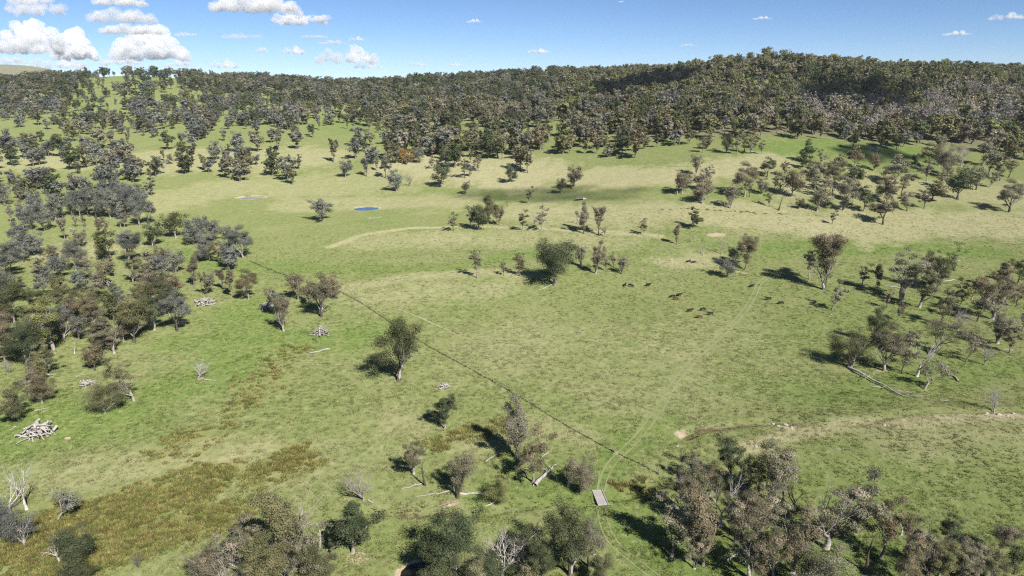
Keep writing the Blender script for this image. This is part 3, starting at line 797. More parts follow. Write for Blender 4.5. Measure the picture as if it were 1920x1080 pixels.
ZONES = [   # x0, x1, y0, y1, phrase
    (0, 300, 0, 436, 'the upper left stand'), (0, 275, 436, 548, 'the upper left grove'),
    (275, 480, 0, 570, 'the clump above grey logs'), (0, 345, 548, 632, 'the middle left grove'),
    (0, 300, 632, 820, 'the near edge of the left grove'), (0, 330, 850, 1200, 'the bottom left corner'),
    (330, 720, 900, 1200, 'the creek clump at lower left'), (500, 640, 500, 640, 'the group by white logs'),
    (720, 1112, 740, 950, 'the creek flat left of the bridge'), (780, 1150, 950, 1200, 'the dark clump at bottom centre'),
    (1150, 1600, 860, 1200, 'the grove right of the bridge'), (1600, 1930, 900, 1200, 'the scrub at bottom right'),
    (830, 1255, 400, 446, 'the row on the pale crest'), (880, 1190, 490, 540, 'the row on the second rise'),
    (1255, 1430, 425, 525, 'the group above the wheel track'), (1500, 1930, 430, 585, 'the upper right grove'),
    (1500, 1930, 585, 800, 'the lower right grove'), (1255, 1510, 280, 400, 'the open slope right of centre'),
    (1510, 1930, 280, 425, 'the belt below the right forest'), (640, 1100, 295, 400, 'the slope behind the dams'),
    (0, 640, 0, 400, 'the far left belt'), (640, 1930, 0, 300, 'the forest edge'),
]
ORD = ['first', 'second', 'third', 'fourth', 'fifth', 'sixth', 'seventh', 'eighth', 'ninth', 'tenth', 'eleventh', 'twelfth', 'thirteenth', 'fourteenth',
       'fifteenth', 'sixteenth', 'seventeenth', 'eighteenth', 'nineteenth', 'twentieth'] + ['%s-%s' % (a, b) for a in ('twenty', 'thirty', 'forty', 'fifty') for b in
       ('first', 'second', 'third', 'fourth', 'fifth', 'sixth', 'seventh', 'eighth', 'ninth')]
def zone_of(px, py):
    for x0, x1, y0, y1, ph in ZONES:
        if x0 <= px < x1 and y0 <= py < y1: return ph
    return 'the open pasture'

tree_list = []
for line in TREES.strip().splitlines():
    for e in line.split(';'):
        f = e.split(',')
        tree_list.append(dict(px=float(f[0]), py=float(f[1]), h=float(f[2]), kind=KN[f[3]], col=f[4], w=float(f[5]) if len(f) > 5 else 1.0, label=f[6] if len(f) > 6 else None))
for t in tree_list:
    if 1230 < t['px'] < 1700 and t['py'] > 850 and t['kind'] == 'gum': t['kind'] = 'open'
    t['P'] = at(t['px'], t['py'])
    t['H'] = height_from(t['px'], t['py'], t['h'], t['P'])

# ---- woodland further off: density of trees by ground square (0 open ... 9 closed forest)
S = 9.0
cx, cy = np.meshgrid(np.arange(-1750, 1750, S), np.arange(380, 2100, S))
cx = (cx + rng.uniform(-0.48, 0.48, cx.shape) * S).ravel(); cy = (cy + rng.uniform(-0.48, 0.48, cy.shape) * S).ravel()
cz = H(cx, cy)
pxs, pys = project(cx, cy, cz)
ok = (pxs > -250) & (pxs < 2170) & (pys < 385)
cx, cy, cz, pxs, pys = (a[ok] for a in (cx, cy, cz, pxs, pys))
dn = density(pxs, pys)
cl_noise = fbm(cx / 38, cy / 38, 3, 3)
p = np.clip((dn / 9) ** 1.6 * (0.22 + 1.5 * np.clip((cl_noise - 0.36) / 0.28, 0, 1)), 0, 1)
p = np.where(dn > 8.3, np.where(pxs < 800, 0.62, 0.86), p)
p = np.where((pxs < 1000) & (pys > 165), p * 0.85, p)
sel = rng.random(len(p)) < p
# keep clear of the trees set one by one and of the dams
TX = np.array([t['P'][0] for t in tree_list]); TY = np.array([t['P'][1] for t in tree_list])
near = np.zeros(len(cx), bool)
for k in range(0, len(cx), 4000):
    near[k:k + 4000] = (np.hypot(cx[k:k + 4000, None] - TX, cy[k:k + 4000, None] - TY).min(1) < 7)
for pd in PONDS: near |= np.hypot(cx - pd[0], cy - pd[1]) < 22
sel &= ~near
cx, cy, cz, pxs, pys, dn = (a[sel] for a in (cx, cy, cz, pxs, pys, dn))
def pick_col(px, py, u):
    if px < 640: pal = 'uuuuukktto' if py < 330 else 'uuuuuutkto'
    elif px < 1050: pal = 'ukottrko' 
    else: pal = 'oottkoyru'
    if py < 205: pal = 'kouktk' if px < 1050 else 'oktoykoto'
    return pal[int(u * len(pal)) % len(pal)]
hh = (9.5 + 13.0 * rng.random(len(cx)) ** 1.5) * (0.82 + 0.36 * fbm(cx / 60, cy / 60, 1, 2))
kinds_far = ['gum', 'dense', 'open', 'narrow', 'gum', 'dense']
far_kind = [kinds_far[k] for k in rng.integers(0, 6, len(cx))]
far_col = [pick_col(a, b, c) for a, b, c in zip(pxs, pys, rng.random(len(cx)))]
# grey leafless gullies on the right-hand hillside
grey = ((np.abs(pys - (232 + (pxs - 1660) * 0.02)) < 26) & (pxs > 1480) & (pxs < 1900)) | ((np.abs(pys - 185 + (1900 - pxs) * -0.05) < 12) & (pxs > 1700))
grey &= rng.random(len(cx)) < 0.62
for i in np.where(grey)[0]: far_kind[i] = 'fan'; far_col[i] = 'g'

# the ones that show largest join the list of single trees
in_view = (pxs > 0) & (pxs < 1920) & (pys > 100)
order = np.argsort(-(hh / np.hypot(cx, cy)) * in_view)
n_more = max(0, 318 - len(tree_list))
promo = [i for i in order[:n_more] if in_view[i]]
for i in promo:
    tree_list.append(dict(px=float(pxs[i]), py=float(pys[i]), h=30.0, kind=far_kind[i], col=far_col[i], w=1.0, label=None, P=(float(cx[i]), float(cy[i]), float(cz[i])), H=float(hh[i])))
restm = np.ones(len(cx), bool); restm[promo] = False
print('single trees', len(tree_list), 'woodland trees', restm.sum())

# labels: by look and place, counted from the left only where look-alikes stand together
by = {}
for t in tree_list:
    if t['label'] is None:
        by.setdefault((zone_of(t['px'], t['py']), t['col'], t['kind']), []).append(t)
for (z, c, k), L in by.items():
    L.sort(key=lambda t: t['px'])
    cw = CWORD[c]
    if k in ('dead', 'snag', 'deadfan') : cw = {'w': 'whitish', 'g': 'greyish', 'k': 'dark', 't': 'tan'}.get(c, cw)
    for i, t in enumerate(L):
        if len(L) == 1: t['label'] = '%s %s in %s' % (cw, KWORD[k][0], z)
        else:
            w_ = 'leftmost' if i == 0 else ('rightmost' if i == len(L) - 1 else ORD[i] + ' from left')
            t['label'] = '%s of the %s %s in %s' % (w_, cw, KWORD[k][1], z)
        t['label'] = t['label'].replace('in the near edge', 'at the near edge').replace('in the open', 'on the open').replace('in the slope', 'on the slope').replace('in the creek flat', 'on the creek flat').replace('in the forest edge', 'at the forest edge')

tr = random.Random(3)
for t in tree_list:
    kd = t['kind']
    v = tr.randrange(NVAR[kd])
    ent = PROTO[kd, v]
    x, y, z = t['P']; h = t['H']
    dead = kd in ('dead', 'deadfan', 'snag')
    root = empty('dead_tree' if dead else 'gum_tree', (x, y, z - 0.05), 0 if kd == 'lean' else tr.uniform(0, 6.28))
    if kd == 'lean': root.rotation_euler = (0, 0, tr.uniform(-0.35, 0.35))
    else: root.rotation_euler = (tr.gauss(0, 0.05), tr.gauss(0, 0.05), root.rotation_euler[2])
    wf = t['w'] * tr.uniform(0.92, 1.15)
    if t['h'] < 62: h *= 1.05
    if t['px'] < 300 and t['py'] < 436: wf *= 0.78
    if t['px'] > 1255 and 280 < t['py'] < 425: h *= 1.06; wf *= 1.14
    root.scale = (h * wf, h * wf, h)
    tag(root, t['label'], 'tree', 'dead and leafless trees' if dead else 'gum trees of the pasture and groves')
    tk = link(bpy.data.objects.new('trunk', ent['trunk']), root)
    if dead:
        tk.color = {'w': (0.62, 0.575, 0.52, 1), 'g': (0.40, 0.36, 0.33, 1), 'k': (0.09, 0.075, 0.065, 1), 't': (0.22, 0.185, 0.155, 1)}.get(t['col'], (0.3, 0.26, 0.22, 1))
    else:
        pale = tr.random()
        tk.color = (0.36, 0.32, 0.27, 1) if pale < 0.42 else ((0.23, 0.195, 0.165, 1) if pale < 0.7 else (0.11, 0.092, 0.078, 1))
        cr = link(bpy.data.objects.new('crown', ent['hi' if t['h'] > 52 else 'mid']), root)
        if t['h'] > 55 and kd != 'lean' and tr.random() < 0.5:      # dieback: bare limbs standing out of the crown
            dl = link(bpy.data.objects.new('bare_limbs', PROTO['dead', tr.randrange(3)]['trunk']), root)
            q = tr.uniform(0.8, 1.02); dl.scale = (q * 1.1, q * 1.1, q); dl.rotation_euler = (0, 0, tr.uniform(0, 6.28)); dl.color = (0.46, 0.42, 0.37, 1)
        b = tr.uniform(0.85, 1.18); base = TINT[t['col']]; j = tr.uniform(-0.008, 0.008)
        cr.color = (base[0] * b + j, base[1] * b, base[2] * b - j * 0.5, 1)

# ---- instanced masses -------------------------------------------------------------
def make_scatter(name, pts, idx, rot, scl, tint, sources, label, coll_name):
    coll = bpy.data.collections.new(coll_name)
    for i, me in enumerate(sources):
        coll.objects.link(bpy.data.objects.new('%s_%03d' % (coll_name, i), me))
    m = bpy.data.meshes.new(name)
    m.vertices.add(len(pts)); m.vertices.foreach_set('co', np.asarray(pts, np.float32).ravel())
    a = m.attributes.new('idx', 'INT', 'POINT'); a.data.foreach_set('value', np.asarray(idx, np.int32))
    a = m.attributes.new('rot', 'FLOAT_VECTOR', 'POINT'); a.data.foreach_set('vector', np.asarray(rot, np.float32).ravel())
    a = m.attributes.new('scl', 'FLOAT_VECTOR', 'POINT'); a.data.foreach_set('vector', np.asarray(scl, np.float32).ravel())
    a = m.attributes.new('tint', 'FLOAT_VECTOR', 'POINT'); a.data.foreach_set('vector', np.asarray(tint, np.float32).ravel())
    o = link(bpy.data.objects.new(name, m))
    g = bpy.data.node_groups.new(name + '_nodes', 'GeometryNodeTree')
    g.interface.new_socket('Geometry', in_out='INPUT', socket_type='NodeSocketGeometry')
    g.interface.new_socket('Geometry', in_out='OUTPUT', socket_type='NodeSocketGeometry')
    gi = g.nodes.new('NodeGroupInput'); go = g.nodes.new('NodeGroupOutput')
    iop = g.nodes.new('GeometryNodeInstanceOnPoints'); ci = g.nodes.new('GeometryNodeCollectionInfo')
    ci.inputs['Collection'].default_value = coll
    ci.inputs['Separate Children'].default_value = True; ci.inputs['Reset Children'].default_value = True
    def na(nm, ty):
        n = g.nodes.new('GeometryNodeInputNamedAttribute'); n.data_type = ty; n.inputs['Name'].default_value = nm; return n.outputs[0]
    iop.inputs['Pick Instance'].default_value = True
    L = g.links.new
    L(gi.outputs[0], iop.inputs['Points']); L(ci.outputs[0], iop.inputs['Instance'])
    L(na('idx', 'INT'), iop.inputs['Instance Index']); L(na('rot', 'FLOAT_VECTOR'), iop.inputs['Rotation']); L(na('scl', 'FLOAT_VECTOR'), iop.inputs['Scale'])
    L(iop.outputs[0], go.inputs[0])
    md = o.modifiers.new('scatter', 'NODES'); md.node_group = g
    tag(o, label, kind='stuff')
    return o

def merged_tree(name, ent, n, size, seed):
    V, Q = ent['VQ']; cl = ent['clumps']
    cm = crown_mesh(name + '_c', cl, n, size, None, ent['sp']['flat'], seed)
    CV = np.zeros(len(cm.vertices) * 3, np.float32); cm.vertices.foreach_get('co', CV); CV = CV.reshape(-1, 3)
    keep = Q[:min(len(Q), 420)]
    q = np.concatenate([keep, np.arange(len(CV)).reshape(-1, 4) + len(V)])
    me = quads_mesh(name, np.concatenate([V, CV]), q, np.zeros((0, 3), int), M_BARK_FAR)
    me.materials.append(M_LEAF_I)
    mi = np.zeros(len(q), np.int32); mi[len(keep):] = 1
    if len(me.polygons) == len(q): me.polygons.foreach_set('material_index', mi)
    tn = np.zeros(len(CV), np.float32); cm.attributes['tone'].data.foreach_get('value', tn)
    add_float_attr(me, 'tone', np.concatenate([np.ones(len(V), np.float32), tn]))
    bpy.data.meshes.remove(cm)
    return me
far_src, src_of = [], {}
for kd in ('gum', 'dense', 'open', 'narrow', 'fan'):
    for v in range(3):
        src_of[kd, v] = len(far_src)
        far_src.append(merged_tree('far_' + kd, PROTO[kd, v], {'gum': 900, 'dense': 1000, 'open': 650, 'narrow': 750, 'fan': 520}[kd], {'fan': 0.030}.get(kd, 0.042), v + 40))
ii = np.where(restm)[0]
fi = np.array([src_of[far_kind[i], int(rng.integers(0, 3))] for i in ii])
frot = np.zeros((len(ii), 3)); frot[:, 2] = rng.uniform(0, 6.28, len(ii))
wsc = rng.uniform(0.9, 1.2, len(ii))
fscl = np.stack([hh[ii] * wsc, hh[ii] * wsc, hh[ii]], 1)
ft = np.array([TINT[far_col[i]] for i in ii]) * rng.uniform(0.8, 1.25, (len(ii), 1)) + rng.uniform(-0.006, 0.006, (len(ii), 3))
make_scatter('woodland', np.stack([cx[ii], cy[ii], cz[ii] - 0.1], 1), fi, frot, fscl, np.clip(ft, 0.01, 1), far_src,
             'grey-green eucalypt woodland covering the far slopes and hilltops', 'woodland_tree')

# ---- grass tufts
def tuft_mesh(name, blades, rad, hgt, wid, seed):
    r_ = np.random.default_rng(seed); V = []; T = []
    for b in range(blades):
        a = r_.uniform(0, 6.28); q = rad * math.sqrt(r_.random())
        bx, by_ = q * math.cos(a), q * math.sin(a)
        le = r_.uniform(0.3, 1.0) * rad * 0.9; az = a + r_.normal() * 0.7
        hz = hgt * r_.uniform(0.55, 1.1) * (1 - 0.45 * q / rad); w = wid * r_.uniform(0.7, 1.3); pa = r_.uniform(0, 3.14)
        k = len(V)
        V += [(bx - w * math.cos(pa), by_ - w * math.sin(pa), -0.05), (bx + w * math.cos(pa), by_ + w * math.sin(pa), -0.05), (bx + le * math.cos(az), by_ + le * math.sin(az), hz)]
        T.append((k, k + 1, k + 2))
    return quads_mesh(name, np.array(V), np.zeros((0, 4), int), np.array(T), M_GRASS)
tufts = [tuft_mesh('grass_tuft', 22, 0.5, 0.30, 0.10, s) for s in range(4)] + [tuft_mesh('tussock', 44, 0.55, 0.62, 0.085, 10 + s) for s in range(3)]
NT = 95000
yy = 96 + (390 - 96) * rng.random(NT * 2) ** 1.0
xx = rng.uniform(-1, 1, NT * 2) * (yy * 0.80 + 35)
keep = rng.random(NT * 2) < np.clip(1.15 - (yy - 100) / 330, 0.12, 1) * 0.85
xx, yy = xx[keep], yy[keep]
def samp(A, x, y):
    i, t = lerp_idx(XS, x); j, s = lerp_idx(YS, y)
    return (A[j, i] * (1 - t) + A[j, i + 1] * t) * (1 - s) + (A[j + 1, i] * (1 - t) + A[j + 1, i + 1] * t) * s
tu = samp(A_tus, xx, yy); lu = samp(A_lush, xx, yy); dr = samp(A_dry, xx, yy); ba = samp(A_bare, xx, yy)
wet = np.zeros(len(xx), bool)
for pd in PONDS: wet |= samp(pd[6], xx, yy) < 1.25
tr_path = smooth_path([(1128, 922), (1133, 897), (1145, 872), (1165, 850), (1200, 815), (1235, 768), (1270, 710), (1308, 668), (1350, 630), (1390, 590), (1413, 556), (1424, 532), (1443, 516)], 6)
dtr = np.abs(dist_to(tr_path, xx, yy) - 0.85)
patch = fbm(xx / 5, yy / 5, 2, 3)
keep = (~wet) & (dtr > 0.6) & (ba < 0.5) & ((rng.random(len(xx)) < 0.25 + 1.4 * np.clip(patch - 0.35, 0, 1) * 2) | (tu > 0.4))
xx, yy, tu, lu, dr = xx[keep], yy[keep], tu[keep], lu[keep], dr[keep]
is_t = tu + rng.normal(0, 0.28, len(xx)) * np.clip(tu * 4, 0, 1) > 0.48
base = np.array([0.150, 0.172, 0.060]) + np.zeros((len(xx), 3))
base = base * (1 - lu[:, None]) + lu[:, None] * np.array([0.118, 0.165, 0.042])
base = base * (1 - dr[:, None]) + dr[:, None] * np.array([0.33, 0.30, 0.165])
vari = rng.random((len(xx), 1))
base = np.where(vari < 0.18, base * 0.65, base); base = np.where(vari > 0.85, base * 0.4 + 0.6 * np.array([0.34, 0.31, 0.16]), base)
tc_ = np.where(rng.random((len(xx), 1)) < 0.4, np.array([[0.165, 0.135, 0.050]]), np.array([[0.29, 0.26, 0.095]]))
tc_ = np.where(rng.random((len(xx), 1)) < 0.38, np.array([[0.185, 0.205, 0.062]]), tc_)
base = np.where(is_t[:, None], tc_, base)
gi = np.where(is_t, rng.integers(4, 7, len(xx)), rng.integers(0, 4, len(xx)))
gs = np.where(is_t, rng.uniform(0.8, 1.5, len(xx)), rng.uniform(0.45, 1.1, len(xx)))
# rank growth along the fence
FENCE = [(640, 548), (700, 583), (760, 624), (830, 664), (930, 719), (1000, 760), (1060, 797), (1130, 836), (1152, 848)]
FENCE2 = [(1168, 856), (1200, 870), (1235, 889)]
FENCE3 = [(470, 490), (560, 524), (640, 548)]
fp = np.concatenate([smooth_path(FENCE, 0.35), smooth_path(FENCE2, 0.35)])
fp = fp + rng.normal(0, 0.12, fp.shape); fp = fp[rng.random(len(fp)) < 0.85]
fcol = np.array([0.085, 0.090, 0.036]) * rng.uniform(0.7, 1.6, (len(fp), 1))
f3 = smooth_path(FENCE3, 0.8); f3 = f3 + rng.normal(0, 0.2, f3.shape)
f3c = np.array([0.10, 0.10, 0.045]) * rng.uniform(0.7, 1.5, (len(f3), 1))
ax = np.concatenate([xx, fp[:, 0], f3[:, 0]]); ay = np.concatenate([yy, fp[:, 1], f3[:, 1]])
acol = np.concatenate([base * rng.uniform(0.8, 1.2, (len(xx), 1)), fcol, f3c])
ai = np.concatenate([gi, rng.integers(4, 7, len(fp)), rng.integers(4, 7, len(f3))])
asz = np.concatenate([gs, rng.uniform(0.22, 0.55, len(fp)), rng.uniform(0.4, 0.8, len(f3))])
arot = np.zeros((len(ax), 3)); arot[:, 2] = rng.uniform(0, 6.28, len(ax))
print('tufts', len(ax))
make_scatter('grass', np.stack([ax, ay, H(ax, ay)], 1), ai, arot, np.repeat(asz[:, None], 3, 1), acol, tufts, 'grass tufts and brown tussocks over the near pasture', 'tuft')

# ------------------------------------------------------------------ fence
M_POST = plain('grey_post_timber', (0.20, 0.175, 0.15), 0.9)
M_WIRE = plain('fence_wire', (0.30, 0.30, 0.30), 0.5, 0.8)
def cyl_mesh(name, r0, r1, h, sides, mat):
    V, Q = [], []
    tube(V, Q, [(0, 0, -0.3), (0, 0, h)], [r0, r1], sides)
    V2 = np.array(V)
    return quads_mesh(name, V2, np.array(Q), np.zeros((0, 3), int), mat)
post_me = cyl_mesh('post', 0.10, 0.09, 1.25, 6, M_POST)
strainer_me = cyl_mesh('strainer', 0.17, 0.15, 1.45, 7, M_POST)
def build_fence(pts, label, gap=5.5):
    path = smooth_path(pts, 0.5)
    L = np.concatenate([[0], np.cumsum(np.linalg.norm(np.diff(path, axis=0), axis=1))])
    n = max(2, int(L[-1] / gap)); ss = np.linspace(0, L[-1], n)
    X = np.interp(ss, L, path[:, 0]); Y = np.interp(ss, L, path[:, 1]); ZZ = H(X, Y)
    root = empty('wire_fence', (X[0], Y[0], ZZ[0])); tag(root, label, 'fence')
    for i in range(n):
        o = link(bpy.data.objects.new('strainer_post' if i in (0, n - 1) else 'post', strainer_me if i in (0, n - 1) else post_me), root)
        o.location = (X[i] - X[0], Y[i] - Y[0], ZZ[i] - ZZ[0])
        o.rotation_euler = (tr.gauss(0, 0.04), tr.gauss(0, 0.04), tr.uniform(0, 3))
    for hgt in (0.25, 0.5, 0.75, 1.0, 1.18):
        V, Q = [], []
        tube(V, Q, [(X[i] - X[0], Y[i] - Y[0], ZZ[i] - ZZ[0] + hgt) for i in range(n)], [0.008] * n, 4)
        link(bpy.data.objects.new('wire', quads_mesh('wire', np.array(V), np.array(Q), np.zeros((0, 3), int), M_WIRE)), root)
build_fence(FENCE, 'long post and wire fence running from the gum group down to the gateway')
build_fence(FENCE2, 'short wire fence from the gateway to the creek right of the bridge', 4.0)
build_fence(FENCE3, 'far wire fence leading up behind the rusty gums on the left', 7.0)

# ------------------------------------------------------------------ timber on the ground
def crooked(p0, p1, r0, r1, n=5, wob=0.03, rn=random):
    p0 = np.array(p0, float); p1 = np.array(p1, float); L = np.linalg.norm(p1 - p0)
    pts, rad = [], []
    for i in range(n + 1):
        t = i / n; p = p0 * (1 - t) + p1 * t
        if 0 < i < n: p = p + np.array([rn.gauss(0, wob), rn.gauss(0, wob), rn.gauss(0, wob * 0.5)]) * L
        pts.append(p); rad.append(r0 * (1 - t) + r1 * t)
    return pts, rad
rl = random.Random(21)
log_me = []
for i in range(7):
    V, Q = [], []
    pts, rad = crooked((-0.5, 0, 0), (0.5, 0, 0), 0.055, rl.uniform(0.02, 0.045), 5, 0.04, rl)
    tube(V, Q, pts, rad, 6)
    if i % 2:
        d = np.array([rl.uniform(0.15, 0.3), rl.choice((-1, 1)) * rl.uniform(0.12, 0.25), rl.uniform(0, 0.12)])
        pts, rad = crooked(pts[3], pts[3] + d, 0.028, 0.012, 3, 0.05, rl); tube(V, Q, pts, rad, 5)
    log_me.append(quads_mesh('log', np.array(V), np.array(Q), np.zeros((0, 3), int), M_DEADWOOD, True))
def log_pile(px, py, wpx, hpx, n, label, longs=()):
    P = at(px, py); dep = math.hypot(P[1], CAM_Z)
    w = wpx * dep / F; h = max(0.7, height_from(px, py, hpx, P) * 0.8)
    root = empty('log_pile', P, 0); tag(root, label, 'log pile', 'heaps of cleared timber')
    for i in range(int(n * 1.5)):
        a = rl.uniform(0, 6.28); q = math.sqrt(rl.random())
        x, y = 0.36 * w * q * math.cos(a), 0.30 * w * q * math.sin(a)
        top = h * (1 - q * q * 0.85)
        z = float(H(P[0] + x, P[1] + y)) - P[2] + rl.random() ** 0.7 * top
        o = link(bpy.data.objects.new('log', rl.choice(log_me)), root)
        ln = w * rl.uniform(0.22, 0.58); th = ln * rl.uniform(0.7, 1.6)
        o.location = (x, y, z); o.scale = (ln, th, th)
        o.rotation_euler = (rl.uniform(0, 6.28), rl.gauss(0, 0.18) + 0.35 * q, a + rl.gauss(0, 1.4))
    for (ex, ey) in longs:
        E = at(ex, ey); d = Vector(E) - Vector(P)
        o = link(bpy.data.objects.new('log', log_me[0]), root)
        o.location = d * 0.5 + Vector((0, 0, 0.35)); o.scale = (d.length * 1.05, 4.0, 4.0)
        o.rotation_euler = d.to_track_quat('X', 'Z').to_euler()
log_pile(386, 569, 40, 14, 34, 'grey log heap in front of the tan clump of gums')
log_pile(501, 578, 32, 18, 30, 'pale log heap half hidden behind a rusty tree')
log_pile(604, 627, 34, 22, 34, 'white conical log heap below the rusty gums', [(594, 633), (618, 632)])
log_pile(832, 726, 28, 9, 20, 'small bleached log heap right of the lone tall gum')
log_pile(166, 722, 36, 12, 24, 'grey log heap among trees at the left grove edge')
log_pile(72, 814, 66, 24, 46, 'large bleached log heap with a long log reaching left', [(32, 834), (54, 830)])
log_pile(200, 533, 20, 8, 14, 'small pale log heap under a rusty tree in the left grove')
log_pile(136, 434, 18, 9, 14, 'small pale timber heap below the dense stand')
log_pile(1640, 283, 26, 7, 14, 'dark brushwood heap on the green clearing below the forest')
log_pile(1112, 1040, 14, 4, 8, 'little heap of sticks by the bottom centre clump')

def fallen(p0, p1, r0, nb, label, name='fallen_tree', mat=None, bend=0.02):
    A = np.array(at(*p0)); B = np.array(at(*p1)); L = np.linalg.norm(B - A)
    V, Q = [], []
    lift = np.array([0, 0, r0 * 0.7])
    pts, rad = crooked((0, 0, 0) + lift, B - A + lift * 0.6, r0, r0 * 0.35, 6, bend, rl)
    pts[0] = pts[0] - np.array([0, 0, 0.05])
    tube(V, Q, pts, rad, 7)
    me = quads_mesh('trunk', np.array(V), np.array(Q), np.zeros((0, 3), int), mat or M_DEADWOOD, True)
    root = empty(name, tuple(A)); tag(root, label, 'fallen tree' if nb else 'log')
    link(bpy.data.objects.new('trunk', me), root)
    dirv = (B - A) / L; side = np.array([-dirv[1], dirv[0], 0])
    for b in range(nb):
        k = rl.randint(2, 6); s_ = rl.choice((-1, 1))
        e = pts[k] + (dirv * rl.uniform(0.3, 0.8) + side * s_ * rl.uniform(0.3, 0.8) + np.array([0, 0, rl.uniform(0.02, 0.35)])) * L * rl.uniform(0.18, 0.36)
        bp, br = crooked(pts[k], e, rad[k] * 0.55, rad[k] * 0.15, 4, 0.07, rl)
        V, Q = [], []; tube(V, Q, bp, br, 5)
        for c in range(2):
            kk = rl.randint(1, 4); e2 = bp[kk] + (np.array(e) - bp[kk]) * 0.3 + np.array([rl.gauss(0, 1), rl.gauss(0, 1), rl.uniform(0, 0.6)]) * L * 0.07
            cp, cr_ = crooked(bp[kk], e2, br[kk] * 0.6, br[kk] * 0.2, 3, 0.06, rl); tube(V, Q, cp, cr_, 4)
        link(bpy.data.objects.new('branch', quads_mesh('branch', np.array(V), np.array(Q), np.zeros((0, 3), int), mat or M_DEADWOOD, True)), root)
M_BROWNLOG = bark_material('brown_log', False, (0.30, 0.235, 0.18), 0.15)
fallen((618, 655), (575, 664), 0.32, 2, 'bleached fallen log between the log heap and the tall gum')
fallen((1590, 690), (1693, 743), 0.42, 7, 'long grey fallen tree with broken limbs in the right-hand grove')
fallen((1797, 716), (1757, 677), 0.26, 7, 'tangle of pale fallen limbs at the right of the right-hand grove')
fallen((1003, 912), (1036, 876), 0.55, 4, 'thick white fallen tree split beside the tall rusty gum near the bridge')
fallen((797, 906), (752, 917), 0.20, 2, 'thin white fallen limb left of the fan-shaped creek tree')
fallen((852, 920), (778, 932), 0.16, 2, 'slender pale fallen branch reaching left from the fan-shaped tree')
fallen((862, 926), (920, 926), 0.32, 3, 'white fallen trunk between fan-shaped tree and yellowish shrub')
fallen((858, 940), (818, 951), 0.38, 0, 'smooth brown log on the creek bank', 'log', M_BROWNLOG, 0.01)
fallen((932, 940), (893, 957), 0.2, 3, 'broken pale branch lying in the creek bed')
fallen((1034, 534), (1008, 546), 0.24, 2, 'bleached fallen branch under the largest dark tree')
fallen((372, 711), (405, 714), 0.24, 1, 'curved bleached log trailing from the uprooted stump')
fallen((142, 708), (158, 699), 0.22, 3, 'small grey fallen branch at the left grove edge')
fallen((80, 705), (105, 702), 0.3, 4, 'white crooked fallen limb at the left grove edge')
fallen((1362, 1052), (1392, 1032), 0.22, 5, 'grey fallen limbs on the floor of the foreground grove')
fallen((1690, 540), (1655, 536), 0.25, 3, 'brown fallen branches under the pale gum at right')
fallen((1790, 525), (1765, 528), 0.25, 5, 'grey twiggy fallen crown behind the fan-crowned gum')
fallen((1900, 657), (1880, 656), 0.18, 1, 'white fallen stick near the right edge')
fallen((1560, 589), (1553, 594), 0.12, 1, 'short pale stick below the small leaning grove tree')
fallen((1655, 727), (1628, 724), 0.16, 2, 'thin white stick beside the long fallen tree')
fallen((1778, 752), (1760, 750), 0.14, 2, 'pale broken twigs in the creek hollow at right')
fallen((910, 866), (930, 852), 0.16, 4, 'white branch tangle in the shade of the tall creek gum')
fallen((1010, 862), (1035, 842), 0.16, 2, 'forked white branch leaning right of the tall creek gum')
fallen((1236, 890), (1230, 876), 0.10, 1, 'white forked sticks at the lower end of the fence')
fallen((690, 938), (700, 944), 0.2, 1, 'pale broken limb foot under the grey leafless creek tree')
fallen((612, 1034), (630, 1024), 0.16, 2, 'thin pale limb by the two snags at lower left')
fallen((65, 770), (92, 765), 0.16, 2, 'thin pale branch above the large log heap')
fallen((30, 800), (20, 806), 0.2, 0, 'short pale log left of the large log heap', 'log')

# uprooted stump with its root plate in the air
P = at(371, 712)
root = empty('uprooted_stump', P, 0.5); tag(root, 'uprooted stump with grey roots splayed upward on the left paddock', 'stump')
o = link(bpy.data.objects.new('root_mass', PROTO['deadfan', 0]['trunk']), root); o.scale = (7.5, 7.5, 8.6); o.color = (0.56, 0.52, 0.48, 1); o.rotation_euler = (0.1, 0.18, 0)
V, Q = [], []
pts, rad = crooked((0.2, 0, -0.1), (1.8, -0.8, 0.5), 0.75, 0.5, 3, 0.03, rl); tube(V, Q, pts, rad, 8)
link(bpy.data.objects.new('trunk', quads_mesh('trunk', np.array(V), np.array(Q), np.zeros((0, 3), int), M_BROWNLOG, True)), root)

# sawn stump
M_SAWN = plain('sawn_wood', (0.56, 0.44, 0.28), 0.8, 0, 0.2, 3)
P = at(127, 823)
root = empty('tree_stump', P); tag(root, 'pale sawn stump lying flush in the grass right of the large log heap', 'stump')
V, Q = [], []
ringp = [(0.75 * (1 + 0.12 * math.sin(3 * a + 1)) * math.cos(a), 0.6 * (1 + 0.1 * math.sin(2 * a)) * math.sin(a)) for a in [2 * math.pi * k / 14 for k in range(14)]]
bm = bmesh.new()
vb = [bm.verts.new((x * 1.1, y * 1.1, -0.15)) for x, y in ringp]; vt = [bm.verts.new((x, y, 0.28)) for x, y in ringp]
for k in range(14): bm.faces.new((vb[k], vb[(k + 1) % 14], vt[(k + 1) % 14], vt[k]))
me = bpy.data.meshes.new('bark_ring'); bm.to_mesh(me); bm.free(); me.materials.append(M_BROWNLOG)
link(bpy.data.objects.new('bark_ring', me), root)
me = mesh_from('cut_face', [(x, y, 0.281) for x, y in ringp], [tuple(range(14))], M_SAWN)
link(bpy.data.objects.new('cut_face', me), root)

